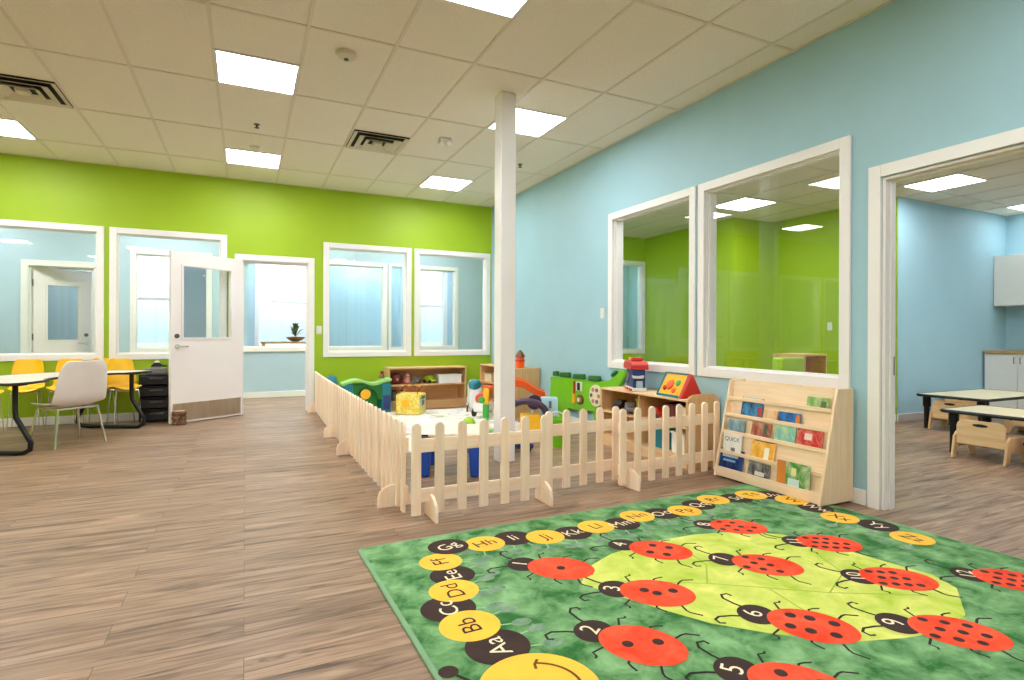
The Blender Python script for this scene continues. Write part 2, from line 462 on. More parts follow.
c1 = casing(1, 'X', XR, WT, .35, 2.225, 2.125, cwid=.078)
MB().box(XR + .05, XR + .09, 2.198, 2.2045, .86, .98).build('strike_plate', M['dark_steel'], c1)
casing(2, 'Y', YB, WT, -.05, .82, 2.12, cwid=.08)
casing(3, 'Y', YC, WT, CD[0], CD[1], 2.12)

# ---- baseboards
def base(name, boxes):
    mb = MB()
    for b in boxes: mb.box(*b)
    return struct('baseboard_' + name, mb, M['trim'], bevel=.004)
base('back', [(XL, -.14, YB - .014, YB, 0, .1), (.91, XR, YB - .014, YB, 0, .1)])
base('right', [(XR - .014, XR, YF, .26, 0, .1), (XR - .014, XR, 2.315, YB - .014, 0, .1)])
base('corridor', [(CD[1] + .09, 4.9, YC - .014, YC, 0, .1), (XL, CD[0] - .09, YC - .014, YC, 0, .1)])
base('annex', [(XG + .0, XA, 4.406, 4.42, 0, .1), (XA - .014, XA, -2.5, 4.406, 0, .1), (XG - .014, XG, 4.43, YG, 0, .1),
               (XR + WT, 6.75, 8.386, 8.4, 0, .1)])

# ---- column
struct('column', MB().box(1.997, 2.142, 4.43, 4.575, 0, H), M['trim'], bevel=.008)

# ---- ceilings with lay-in grid
LX, LY = .083, 5.0      # first light's centre
def ceiling(name, x0, x1, y0, y1, z, gx, gy, sx=.61, sy=1.22):
    c = struct(name, MB().box(x0, x1, y0, y1, z, z + .08), M['tile'], smooth=False)
    g = MB(); w = .012
    k = math.ceil((x0 - gx) / sx)
    while gx + k * sx < x1:
        x = gx + k * sx; g.box(x - w, x + w, y0, y1, z - .006, z - .0005); k += 1
    k = math.ceil((y0 - gy) / sy)
    while gy + k * sy < y1:
        y = gy + k * sy; g.box(x0, x1, y - w, y + w, z - .0055, z - .0006); k += 1
    g.box(x0, x1, y1 - .02, y1, z - .007, z - .0004); g.box(x1 - .02, x1, y0, y1, z - .007, z - .0004)
    g.build('ceiling_grid', M['grid'], c, smooth=False)
    return c
ceiling('ceiling', XL, XR, YF, YB, H, LX - .305, LY + .305)
ceiling('ceiling_corridor', XL, XR + 1.4, YB + WT, YE, H - .05, .1, 9.0)
ceiling('ceiling_annex', XR + WT, XA, -2.5, 8.4, H2, 7.4 - .305, 3.75 + .305)
struct('ceiling_nook', MB().box(XR + 1.5, 7.3, 8.5, 9.6, H2, H2 + .1), M['tile'])

def ceiling_light(x, y, z, label, group=None, mat='light'):
    t = thing('ceiling_light', label, 'ceiling light', (x, y, z), group=group)
    f = MB(); s, i = .303, .284
    for b in ((-s, s, -s, -i), (-s, s, i, s), (-s, -i, -i, i), (i, s, -i, i)):
        f.box(*b, -.012, -.0008)
    f.build('light_frame', M['lframe'], t)
    MB().box(-i, i, -i, i, -.009, -.0008).build('diffuser', M[mat], t, smooth=False)
    return t
ceiling_light(LX, 5.0, H, 'large bright square ceiling light panel in line between the air vents and nearest smoke detector')
ceiling_light(LX, 7.45, H, 'square ceiling light panel close to the green wall, above the open white door')
ceiling_light(2.52, 4.98, H, 'square ceiling light panel directly behind the top of the white column')
ceiling_light(2.52, 7.48, H, 'square ceiling light panel left of the column, near the corner of green and blue walls')
ceiling_light(-2.35, 7.45, H, 'square ceiling light panel cut by the left edge of the photo')
ceiling_light(1.305, 3.08, H, 'square ceiling light panel cut by the top edge of the photo')
for x, y in ((-2.35, 5.0), (-4.8, 7.45), (-4.8, 5.0), (-1.1, 3.08), (-3.6, 3.08), (LX, .6), (2.52, .6), (-2.35, .6), (-4.8, .6), (1.305, -1.8), (-1.1, -1.8), (-3.6, -1.8)):  # unseen panels, added to light the room evenly
    ceiling_light(x, y, H, 'unseen square ceiling light panel added for even light in the room', 'ceiling lights added out of view')
ceiling_light(6.18, 5.6, H2, 'square ceiling light panel of the green room, seen through the larger right-hand pane', mat='light2')
ceiling_light(7.42, 3.78, H2, 'square ceiling light panel just inside the cased opening of the next room', mat='light2')
ceiling_light(9.86, 3.82, H2, 'square ceiling light panel over the white wall cupboard at the right edge', mat='light4')
for x, y in ((6.18, 1.4), (7.42, 1.4), (8.64, 1.4), (9.6, 1.4), (4.3, 7.0), (4.3, 5.6), (4.3, 4.2), (6.18, -.9), (8.64, -.9)):  # hidden panels, added to brighten the green and blue areas next door
    ceiling_light(x, y, H2, 'unseen square ceiling light panel added to brighten the next room', 'ceiling lights added out of view next door', 'light2')
for x, y in ((-3.6, 9.6), (-1.2, 9.6), (.9, 9.6), (2.9, 9.6), (-2.4, 12.0), (.8, 12.2), (2.2, 11.4), (4.0, 12.0)):  # hidden panels, put in so the corridor's blue walls come out bright
    ceiling_light(x, y, H - .05, 'unseen square ceiling light panel added to brighten the blue corridor', 'ceiling lights added in the corridor', 'light3')
ceiling_light(5.8, 9.0, H2, 'unseen square ceiling light panel added in the nook behind the green room', mat='light2')  # added so the blue wall behind the pane is lit

def vent(x, y, label):
    t = thing('ceiling_vent', label, 'air vent', (x, y, H))
    MB().box(-.29, .29, -.29, .29, -.004, -.0008).build('vent_backing', M['vent_dark'], t, smooth=False)
    for k, (a, b, dz) in enumerate(((.29, .25, .012), (.225, .16, .026), (.145, .09, .034))):
        f = MB()
        n = 4
        # sloped louvre ring
        for q in range(4):
            ca, sa = round(math.cos(q * PI / 2)), round(math.sin(q * PI / 2))
            def P(u, v, z): return (u * ca - v * sa, u * sa + v * ca, z)
            v_ = [f.bm.verts.new(P(*p)) for p in ((-a, -a, -.005 - dz), (a, -a, -.005 - dz), (b, -b, -.0045), (-b, -b, -.0045),
                                                  (-a, -a, -.010 - dz), (a, -a, -.010 - dz), (b, -b, -.0095), (-b, -b, -.0095))]
            for fc in ((0, 1, 2, 3), (7, 6, 5, 4), (0, 4, 5, 1), (1, 5, 6, 2), (2, 6, 7, 3), (3, 7, 4, 0)):
                f.bm.faces.new([v_[i] for i in fc])
        f.build('louvre', M['vent'], t, smooth=False)
    MB().box(-.05, .05, -.05, .05, -.04, -.0045).build('vent_core', M['vent'], t, bevel=.01)
vent(1.305, 6.215, 'square louvred ceiling vent left of the column, behind the round smoke detector')
vent(-1.745, 6.215, 'square louvred ceiling vent near the left edge of the photo')
t = thing('smoke_detector', 'round white smoke detector on the ceiling between the big light and the column', 'smoke detector', (.68, 4.35, H))
MB().lathe([(.075, -.0008), (.075, -.012), (.068, -.03), (.045, -.045), (0, -.047)]).build('detector_body', M['vent'], t)
MB().lathe([(.018, -.0465), (.018, -.055), (0, -.057)], n=14).build('sensor_cap', M['dark_steel'], t)
for x, y, lb in ((.10, 6.22, 'small dark sprinkler head on the ceiling between the two lights left of the vent'), (3.07, 6.24, 'small dark sprinkler head on the ceiling just right of the column')):
    t = thing('sprinkler_head', lb, 'sprinkler', (x, y, H))
    MB().lathe([(.03, -.0008), (.03, -.005), (.012, -.008), (.01, -.03), (0, -.031)], n=16).build('escutcheon', M['dark_steel'], t)
    MB().lathe([(.0, -.034), (.024, -.036), (.024, -.039), (0, -.04)], n=16).build('deflector', M['dark_steel'], t)
t = thing('ceiling_sensor', 'small white twin-headed device on the ceiling left of the column top', 'sensor', (1.94, 5.77, H))
MB().box(-.06, .06, -.03, .03, -.03, -.0008).build('sensor_base', M['white_plastic'], t, bevel=.006)
for s in (-1, 1):
    MB().lathe([(0, -.085), (.03, -.08), (.036, -.06), (.02, -.03), (.0, -.028)], (s * .05, 0, 0), n=16).build('sensor_head', M['white_plastic'], t)
t = MB().lathe([(.05, -.0008), (.05, -.012), (.04, -.022), (0, -.024)]).build('ceiling_speaker_disc', M['vent'], None, loc=(.09, 6.98, H))
tag(t, 'small round white disc on the ceiling in front of the light above the door', 'smoke detector')

def switch(loc, rz, label):
    t = thing('light_switch', label, 'light switch', loc, rz)
    MB().box(-.036, .036, -.007, 0, -.058, .058).build('switch_plate', M['white_plastic'], t, bevel=.002)
    MB().box(-.016, .016, -.012, -.0065, -.032, .032).build('rocker', M['white_plastic'], t, bevel=.002)
switch((.965, YB, 1.17), 0, 'white light switch on the green wall between the doorway and the glazing')
switch((XR, 5.33, 1.36), -PI / 2, 'white light switch on the blue wall left of the two big panes')
switch((7.63, 5.35, 1.25), -PI / 2, 'white light switch on the green wall seen through the larger right-hand pane')

# ---- open front door leaf
def door(n, hinge, ang, wid, ht, lite, kick, side=1, glass='glass'):
    """leaf hangs at hinge, runs along local +X; visible face looks to local -Y"""
    d = thing('door_%d' % n, None, None, (hinge[0], hinge[1], 0), ang); d['kind'] = 'structure'
    x0, x1, z0, z1 = lite; t = .044; b = .012
    m = MB()
    m.box(0, x0, -t / 2, t / 2, b, ht); m.box(x1, wid, -t / 2, t / 2, b, ht); m.box(x0, x1, -t / 2, t / 2, b, z0); m.box(x0, x1, -t / 2, t / 2, z1, ht)
    m.build('door_leaf', M['door'], d, smooth=False)
    f = MB(); w = .022
    for s in (-1, 1):
        y0, y1 = sorted((s * t / 2, s * (t / 2 + .008)))
        f.box(x0 - w, x0 + .006, y0, y1, z0 - w, z1 + w); f.box(x1 - .006, x1 + w, y0, y1, z0 - w, z1 + w)
        f.box(x0 + .006, x1 - .006, y0, y1, z0 - w, z0 + .006); f.box(x0 + .006, x1 - .006, y0, y1, z1 - .006, z1 + w)
    f.build('lite_frame', M['door'], d, bevel=.002)
    MB().box(x0 - .002, x1 + .002, -.003, .003, z0 - .002, z1 + .002).build('glass_lite', M[glass], d, smooth=False)
    if kick:
        MB().box(.025, wid - .025, -t / 2 - .003, -t / 2, .03, .25).build('kick_plate', M['steel'], d)
    hx = wid - .07
    lv = MB()
    for s in (-1, 1):
        lv.lathe([(.03, s * t / 2), (.03, s * (t / 2 + .012)), (.011, s * (t / 2 + .016)), (.011, s * (t / 2 + .05)), (0, s * (t / 2 + .052))], (hx, 0, .95), 18, axis='Y')
        lv.tube([(hx, s * (t / 2 + .045), .95), (hx - .05, s * (t / 2 + .048), .952), (hx - .12, s * (t / 2 + .045), .95)], .010)
    lv.build('lever_handle', M['chrome'], d)
    MB().lathe([(.028, -t / 2), (.028, -t / 2 - .014), (.018, -t / 2 - .018), (0, -t / 2 - .018)], (hx, 0, 1.08), 18, axis='Y').build('deadbolt', M['dark_steel'], d)
    for z in (.25, 1.05, ht - .22):
        MB().lathe([(.008, -.05), (.008, .05)], (-.006, -t / 2 * side - .004 * side, z), 10).build('hinge', M['dark_steel'], d)
    return d
hang = math.atan2(7.95 - 8.50, -.82 + .04)
door(1, (-.045, 8.49), hang, .955, 2.115, (.165, .81, 1.055, 1.95), False)
# the visible side of that leaf looks to the room: local +Y (leaf runs to the left), so the metal plate goes there
D1 = bpy.data.objects['door_1']
MB().box(.025, .93, .022, .0255, .035, .25).build('kick_plate', M['steel'], D1)
MB().lathe([(.028, .022), (.028, .036), (.018, .04), (0, .04)], (.885, 0, 1.08), 18, axis='Y').build('deadbolt', M['dark_steel'], D1)
door(2, (CD[0] + .035, YC + .05), R(30), .74, 2.09, (.17, .57, 1.0, 1.85), False, glass='glass_teal')

# ---- log that props the door
t = thing('log_door_stop', 'short brown log stump holding the white door open', 'door stop', (-.72, 7.925, 0), .4)
pr = []
for i in range(9):
    z = .165 * i / 8; pr.append((.078 + .006 * math.sin(i * 2.1), z))
MB().lathe(pr, n=22).build('bark', M['log'], t)
MB().lathe([(.066, .1652), (.066, .1675), (0, .168)], n=22).build('cut_face', M['maple'], t)

# ---- black drawer tower by the door
t = thing('drawer_tower', 'black plastic drawer tower against the green wall beside the open door', 'drawers', (-.995, 8.365, 0), 0)
w, dp = .185, .155
m = MB(); m.box(-w, -w + .015, -dp, dp, .02, .60); m.box(w - .015, w, -dp, dp, .02, .60); m.box(-w, w, dp - .015, dp, .02, .60)
for k in range(5): m.box(-w + .015, w - .015, -dp, dp - .015, .02 + k * .145 - (.012 if k else 0), .032 + k * .145 - (.012 if k else 0))
for sx in (-1, 1):
    for sy in (-1, 1): m.lathe([(.018, 0), (.018, .03)], (sx * .14, sy * .13, 0), 10)
m.build('drawer_carcass', M['black'], t, bevel=.003)
for k in range(4):
    d = MB().box(-w + .018, w - .018, -dp - .012, dp - .03, .04 + k * .145, .142 + k * .145).build('drawer', M['black'], t, bevel=.006)
    MB().box(-.07, .07, -dp - .024, -dp - .011, .105 + k * .145, .125 + k * .145).build('drawer_pull', M['dark_steel'], d, bevel=.004)
t = MB().box(-.11, .11, -.1, .1, 0, .07).box(-.07, .05, -.08, .06, .07, .085).build('storage_caddy', M['grey_plastic'], None, bevel=.008, loc=(-1.01, 8.35, .602))
tag(t, 'grey caddy on top of the black drawer tower', 'caddy')
t = thing('tape_dispenser', 'small black dispenser on top of the grey caddy on the drawers', 'tape dispenser', (-.98, 8.34, .688))
MB().prism([(-.09, 0), (.09, 0), (.085, .02), (.03, .03), (0, .055), (-.05, .055), (-.085, .02)], 'Y', -.025, .025).build('dispenser_body', M['black'], t, bevel=.003)
MB().lathe([(.028, -.012), (.028, .012)], (-.025, 0, .05), 18, axis='Y').build('tape_roll', M['white_plastic'], t)

# ---- kidney table with black sled legs and its chairs
TA = math.atan2(.886, .464)                # long axis
t = thing('kidney_table', 'pale kidney-shaped table with black edge and black sled legs at the left', 'table', (-1.43, 7.10, 0), TA)
# local x along the long axis, local +y towards the green wall
out = []
for i in range(41):
    a = PI * i / 40
    out.append((.92 * math.cos(a), .06 + .90 * math.sin(a) ** .9 if 0 < i < 40 else .06))
out += [(-.91, .0), (-.86, -.03), (-.72, -.03), (-.55, .01)]
for i in range(11):
    a = PI - PI * i / 10
    out.append((.5 * math.cos(a), .02 + .20 * math.sin(a)))
out += [(.55, .01), (.72, -.03), (.86, -.03), (.91, .0)]
MB().prism(out, 'Z', .652, .668).build('tabletop', M['kidney_top'], t)
cx = sum(p[0] for p in out) / len(out); cy = sum(p[1] for p in out) / len(out)
eb = MB(); eb.tube([(p[0], p[1], .659) for p in out], .0115, 8, closed=True); eb.build('table_edge', M['black_metal'], t)
for s in (-1, 1):
    x = -.73 if s < 0 else .74
    lg = MB()
    lg.tube([(x, .12, .652), (x, .12, .40), (x, .11, .34), (x, .02, .20), (x, -.03, .12), (x, -.02, .055), (x, .04, .025), (x, .12, .022),
             (x, .62, .022), (x, .72, .03), (x, .77, .07), (x, .76, .14), (x, .70, .24), (x, .64, .34), (x, .63, .42), (x, .63, .652)], .022, 12)
    lg.build('leg', M['black_metal'], t)
    MB().box(x - .05, x + .05, .05, .72, .632, .652).build('leg_bracket', M['black_metal'], t)

def shell_chair(seat_z, back_z, w, dseat, mat, legmat, label, loc, rz, group=None, splay=.05, lr=.009):
    """one-piece shell on four thin legs; sitter faces local +Y"""
    t = thing('shell_chair', label, 'chair', loc, rz, group)
    prof = []
    hb = back_z - seat_z
    for (y, z) in ((dseat * .52, -.025), (dseat * .45, .0), (dseat * .2, -.012), (-dseat * .15, -.015), (-dseat * .36, .0), (-dseat * .47, .05), (-dseat * .52, .12),
                   (-dseat * .56, hb * .45), (-dseat * .61, hb * .7), (-dseat * .66, hb * .9), (-dseat * .68, hb)):
        prof.append((y, seat_z + z))
    g = []
    nn = len(prof)
    for k, (y, z) in enumerate(prof):
        f = k / (nn - 1)
        wd = w * (.88 + .12 * math.sin(PI * min(1, f * 1.2)))
        if k >= nn - 3: wd *= (1, .94, .74)[k - (nn - 3)]
        if k == 0: wd *= .86
        row = []
        for j in range(9):
            u = -1 + 2 * j / 8
            up = .035 * u * u if k < 5 else 0
            fw = .045 * u * u if k >= 5 else 0
            row.append((u * wd / 2, y + fw, z + up))
        g.append(row)
    MB().sheet(g, .012).build('seat_shell', mat, t, sub=1)
    zt = seat_z - .035
    fm = MB()
    a, b = w * .36, dseat * .34
    fm.tube([(-a, b, zt), (a, b, zt), (a, -b, zt), (-a, -b, zt)], lr, 8, closed=True)
    fm.build('under_frame', legmat, t)
    for sx in (-1, 1):
        for sy in (-1, 1):
            MB().tube([(sx * a, sy * b, zt), (sx * (a + splay), sy * (b + splay), 0.006)], lr, 8).build('leg', legmat, t)
    return t
wc = shell_chair(.405, .845, .50, .46, M['shell'], M['chrome'], 'off-white shell chair with chrome legs pulled up to the kidney table', (-1.595, 6.97, 0), R(43), lr=.0115)
for i, (x, y, a, lb) in enumerate(((-1.31, 8.12, 207, 'yellow child chair nearest to the black drawers'), (-1.57, 8.34, 185, 'yellow child chair just right of the off-white shell chair back'),
                                   (-1.93, 8.30, 172, 'yellow child chair partly hidden by the left of the off-white chair back'),
                                   (-2.29, 8.28, 186, 'yellow child chair behind the kidney table, second from the left edge'), (-2.56, 7.88, 240, 'yellow child chair cut by the left edge of the photo'))):
    shell_chair(.46, .80, .32, .28, M['yellow'], M['chrome'], lb, (x, y, 0), R(a), 'yellow chairs round the kidney table', splay=.03, lr=.006)

# ------------------------------------------------------------------ picket fence
def picket_mesh(w=.058, h=.55, t=.016):
    pts = [(-w / 2, 0), (w / 2, 0)]
    for i in range(9):
        a = PI * i / 8
        pts.append((w / 2 * math.cos(a), h - w / 2 + w / 2 * math.sin(a)))
    return pts
def fence(p0, p1, n, label, feet, group='picket fence panels round the play corner', out=-1):
    """panel from p0 to p1; pickets on local -Y side"""
    d = Vector((p1[0] - p0[0], p1[1] - p0[1])); L = d.length; a = math.atan2(d.y, d.x)
    t = thing('picket_fence_panel', label, 'fence', (p0[0], p0[1], 0), a, group)
    w = .058
    first = None
    for i in range(n):
        x = w / 2 + (L - w) * i / (n - 1)
        if first is None:
            first = MB().prism(picket_mesh(), 'Y', -.029, -.010).build('picket', M['picket'], t, bevel=.002); o = first
        else:
            o = first.copy(); COL.objects.link(o)
        o.location = (x, 0, .03)
    for z in (.10, .40):
        MB().box(0.004, L - .004, -.0095, .0085, z, z + .082).build('rail', M['picket_h'], t, bevel=.002)
    for x in feet:
        pts = [(-.125, 0), (.10, 0), (.10, .05)] + [(-.02 + .105 * math.cos(q), .05 + .095 * math.sin(q)) for q in (.3, .7, 1.1, 1.5, 1.9, 2.3)] + [(-.115, .10), (-.125, .06)]
        MB().prism(pts, 'X', x - .009, x + .009).build('foot', M['picket'], t, bevel=.003)
    return t
fence((.895, 3.285), (1.825, 3.285), 7, 'picket fence panel at the front corner, left of and below the column', (.125, .90))
fence((1.875, 3.425), (2.53, 3.475), 5, 'picket fence panel set slightly back in the middle of the front run', ())
fence((2.43, 3.325), (3.475, 3.41), 8, 'picket fence panel ending beside the display bookcase', (.095,))
ly = [(.925, 8.43), (.90, 7.33), (.885, 6.22), (.883, 5.27), (.885, 4.32), (.893, 3.335)]
lbs = ['picket fence panel touching the frame of the doorway', 'second picket fence panel from the doorway along the left run', 'middle picket fence panel of the left run, with a foot at its far end',
       'fourth picket fence panel from the doorway along the left run', 'picket fence panel of the left run that meets the front corner']
fts = [(.06,), (1.05,), (.9,), (), (.72,)]
for i in range(5):
    fence(ly[i], (ly[i + 1][0], ly[i + 1][1] + .012), 9 if i < 2 else 8, lbs[i], fts[i])

# ------------------------------------------------------------------ alphabet rug
def rug():
    W_, D_ = 2.915, 2.45
    bm = bmesh.new()
    mats = [two_tone('rug_green', (46, 104, 50), (136, 180, 126), 7.5, .95, .36, .66, dist=.35), two_tone('rug_lime', (164, 192, 60), (222, 222, 122), 6, .95, .3, .68, dist=.5),
            plain('rug_brown', (54, 34, 30), .95, var=.25, scale=14), plain('rug_yellow', (246, 190, 62), .95, var=.06, scale=10), two_tone('rug_red', (226, 62, 32), (240, 96, 64), 7, .95),
            plain('rug_white', (236, 220, 186), .95), two_tone('rug_sneaker', (92, 132, 100), (140, 160, 138), 14, .95), plain('rug_edge', (122, 160, 122), .95, var=.1), plain('rug_line', (34, 26, 22), .95),
            plain('rug_pale_green', (140, 184, 140), .95), plain('rug_smile', (108, 68, 20), .95), plain('rug_olive', (150, 176, 62), .95)]
    G, LIME, BR, YE_, RED, WH, SNK, EDG, LN, PG, SM, OL = range(12)
    TOP = .013
    lvl = [TOP]
    def face(pts, mi, z):
        try:
            f = bm.faces.new([bm.verts.new((p[0], p[1], z)) for p in pts]); f.material_index = mi
            if f.normal.z == 0: f.normal_update()
            if f.normal.z < 0: f.normal_flip()
        except ValueError: pass
    # pile slab with a bound edge
    def ring(ins, z):
        r = .03; pts = []
        for cx_, cy_, a0 in ((W_ - r, -r, 0), (r, -r, 90), (r, -D_ + r, 180), (W_ - r, -D_ + r, 270)):
            for k in range(5):
                a = R(a0 + 22.5 * k); pts.append((cx_ + (r - ins) * math.cos(a), cy_ + (r - ins) * math.sin(a), z))
        return [bm.verts.new(p) for p in pts]
    rs = [ring(0, 0), ring(0, .009), ring(.006, TOP - .001), ring(.016, TOP - .001), ring(.018, TOP)]
    for q, (A, B) in enumerate(zip(rs, rs[1:])):
        for i in range(len(A)):
            f = bm.faces.new([A[i], A[(i + 1) % len(A)], B[(i + 1) % len(A)], B[i]]); f.material_index = EDG
    f = bm.faces.new(rs[-1]); f.material_index = G
    bm.faces.new(rs[0][::-1]).material_index = EDG
    def ell(c, a, b, rot, mi, z, n=32):
        cr, sr = math.cos(rot), math.sin(rot)
        face([(c[0] + a * math.cos(2 * PI * i / n) * cr - b * math.sin(2 * PI * i / n) * sr, c[1] + a * math.cos(2 * PI * i / n) * sr + b * math.sin(2 * PI * i / n) * cr) for i in range(n)], mi, z)
    def line(pts, w, mi, z):
        pts = [Vector(p) for p in pts]; L_, R_ = [], []
        for i, p in enumerate(pts):
            d = (pts[min(i + 1, len(pts) - 1)] - pts[max(i - 1, 0)]).normalized(); nrm = Vector((-d.y, d.x)) * w / 2
            L_.append(p + nrm); R_.append(p - nrm)
        for i in range(len(pts) - 1):
            face([R_[i], R_[i + 1], L_[i + 1], L_[i]], mi, z)
    def word(txt, c, size, ang, mi, z, sx=1.0):
        V, F = text_faces(txt, size); cr, sr = math.cos(ang), math.sin(ang)
        for f_ in F:
            face([(c[0] + sx * V[i][0] * cr - V[i][1] * sr, c[1] + sx * V[i][0] * sr + V[i][1] * cr) for i in f_], mi, z)
    S = .0004
    # the big pale leaf
    leaf = [(.80, -.85), (.93, -.72), (1.12, -.64), (1.4, -.60), (1.7, -.62), (1.98, -.70), (2.14, -.84), (2.22, -1.05), (2.26, -1.3), (2.30, -1.5), (2.24, -1.62), (2.0, -1.76),
            (1.78, -1.79), (1.6, -1.75), (1.40, -1.68), (1.2, -1.52), (1.05, -1.36), (.95, -1.18), (.86, -1.0)]
    face(leaf, LIME, TOP + S)
    for pts in (((.95, -.9), (1.3, -1.1), (1.7, -1.4), (2.05, -1.6)), ((1.3, -1.1), (1.45, -.95), (1.5, -.75)), ((1.5, -1.26), (1.45, -1.5)), ((1.7, -1.4), (1.95, -1.3), (2.05, -1.1))):
        line(pts, .007, OL, TOP + 1.5 * S)
    # caterpillar of letters
    C = [(.255, -1.14), (.222, -.965), (.196, -.805), (.272, -.668), (.322, -.52), (.325, -.355), (.425, -.19), (.612, -.235), (.782, -.228), (.945, -.29), (1.113, -.305), (1.287, -.278), (1.452, -.305),
         (1.62, -.235), (1.79, -.262), (1.955, -.284), (2.126, -.232), (2.3, -.19), (2.466, -.235), (2.62, -.225), (2.735, -.29), (2.765, -.43), (2.75, -.61), (2.70, -.80), (2.765, -.985), (2.72, -1.19)]
    for i, c in enumerate(C):
        brown = i % 2 == 0
        zz = TOP + (4 if brown else 5) * S
        if i == 6: zz = TOP + 5.5 * S
        r = .106 if i > 5 else (.117, .117, .112, .108, .104, .104)[i]
        # shoes and little legs on the inner side
        if i <= 5: dx, dy = 1, 0
        elif i <= 20: dx, dy = 0, -1
        else: dx, dy = -1, 0
        if i != 6:
            for q in (-.045, .035):
                a = (c[0] + dx * r * .8 + abs(dy) * q, c[1] + dy * r * .8 + abs(dx) * q); b = (c[0] + dx * r * 1.42 + abs(dy) * q * 1.4, c[1] + dy * r * 1.42 + abs(dx) * q * 1.4)
                line([a, b], .008, PG, TOP + 2 * S)
                ell((b[0] + dx * .02 - abs(dx) * 0, b[1] + dy * .02), .042 if dx else .03, .026 if dx else .03, 0, SNK, TOP + 2.6 * S, 16)
        ell(c, r, r * .97, 0, BR if brown else YE_, zz)
        ch = chr(65 + i) + chr(97 + i)
        ang = PI / 2 if i <= 5 else (R(24) if i == 6 else (R(8) if i < 20 else (R(-20) if i == 20 else -PI / 2)))
        word(ch, (c[0], c[1]), .108, ang, WH if brown else BR, TOP + 7 * S)
    hc = (.27, -1.415)
    ell(hc, .195, .195, 0, YE_, TOP + 6 * S, 48)
    line([(hc[0] + .135 * math.cos(R(a)), hc[1] + .135 * math.sin(R(a))) for a in range(68, -80, -8)], .010, SM, TOP + 8 * S)
    line([(hc[0] + .135 * math.cos(R(68)) + dx, hc[1] + .135 * math.sin(R(68)) + dy) for dx, dy in ((-.012, -.03), (-.004, -.005), (.018, .016))], .010, SM, TOP + 8.5 * S)
    for a in (160, 215): ell((hc[0] + .075 * math.cos(R(a)), hc[1] + .075 * math.sin(R(a))), .022, .028, 0, LN, TOP + 8 * S, 18)
    line([(.11, -1.31), (.08, -1.26), (.05, -1.21)], .012, LN, TOP + 4 * S); ell((.047, -1.205), .034, .034, 0, BR, TOP + 5 * S, 20)
    line([(.10, -1.5), (.06, -1.54), (.045, -1.58)], .012, LN, TOP + 4 * S); ell((.045, -1.59), .034, .034, 0, BR, TOP + 5 * S, 20)
    # ladybirds
    bugs = {1: ((.805, -.675), (.668, -.557)), 2: ((.718, -1.358), (.618, -1.208)), 3: ((1.038, -1.072), (.903, -.965)), 4: ((1.377, -.713), (1.25, -.57)), 5: ((1.005, -1.77), (.895, -1.62)), 6: ((1.381, -1.544), (1.265, -1.392)),
            7: ((1.709, -1.082), (1.579, -.943)), 8: ((2.02, -.64), (1.885, -.535)), 9: ((1.823, -1.817), (1.69, -1.68)), 10: ((2.11, -1.45), (1.975, -1.36)), 11: ((2.242, -1.035), (2.115, -.945)), 12: ((2.565, -1.70), (2.455, -1.575))}
    bugs[13] = None
    spots = {1: [(0, 0)], 2: [(-.3, .35), (.3, -.2)], 3: [(.35, .1), (0, -.05), (-.45, .25)], 4: [(.3, .4), (.3, -.4), (-.25, .4), (-.25, -.4)],
             5: [(.4, .4), (.4, -.4), (0, 0), (-.4, .4), (-.4, -.4)], 6: [(.5, .4), (.5, -.35), (.05, .45), (.05, -.4), (-.5, .4), (-.5, -.35)]}
    for n in range(7, 13):
        L_ = []
        for k in range(n):
            c_ = k % 3; r_ = k // 3; rows = math.ceil(n / 3)
            L_.append((.62 - 1.24 * (r_ + .5 * (c_ == 1)) / max(1, rows - .4), (-.52, 0, .52)[c_]))
        spots[n] = L_
    for n, bh in bugs.items():
        if bh is None: continue
        b, h = Vector(bh[0]), Vector(bh[1])
        d = (h - b).normalized(); s = Vector((d.y, -d.x))          # s: to the right of the heading
        A_, B_ = .158, .122
        rot = math.atan2(d.y, d.x)
        P = lambda u, v: b + d * u * A_ + s * v * B_
        for sd in (-1, 1):
            for u, fw in ((.72, .25), (.05, .0), (-.55, -.25)):
                line([P(u, sd * .7), P(u + fw * .5, sd * 1.10), P(u + fw * .4 - .10, sd * 1.22), P(u + fw - .25, sd * 1.34)], .009, LN, TOP + 3 * S)
            q0 = h + d * .03 + s * sd * .03
            q = [q0, h + d * .09 + s * sd * .055, h + d * .135 + s * sd * .085, h + d * .145 + s * sd * .115, h + d * .125 + s * sd * .135, h + d * .105 + s * sd * .125]
            line(q, .011, LN, TOP + 3 * S)
        ell(h + d * .002, .074, .080, rot, BR, TOP + 4 * S, 28)
        ell(b, A_, B_, rot, RED, TOP + 5 * S, 40)
        for u, v in spots[n]:
            ell(P(u * .95, v), .021 if n < 7 else .018, .021 if n < 7 else .017, rot, BR, TOP + 6 * S, 14)
        word(str(n), h + d * .014, .105 if n < 10 else .088, rot - PI / 2, WH, TOP + 7 * S)
    me = bpy.data.meshes.new('alphabet_rug'); bm.to_mesh(me); bm.free()
    for m in mats: me.materials.append(m)
    o = bpy.data.objects.new('alphabet_rug', me); COL.objects.link(o)
    o.location = (.521, 2.934, .001); o.rotation_euler = (0, 0, R(1.5))
    tag(o, 'green alphabet rug with numbered red ladybirds and a letter caterpillar border', 'rug')
rug()

# ------------------------------------------------------------------ display bookcase
BX, BY0, BY1 = 3.66, 2.395, 3.30
BZ = .0165
t = thing('display_bookcase', 'light birch sloped book display standing under the larger wall pane', 'bookcase', (BX, (BY0 + BY1) / 2, BZ), 0)
hw = (BY1 - BY0) / 2
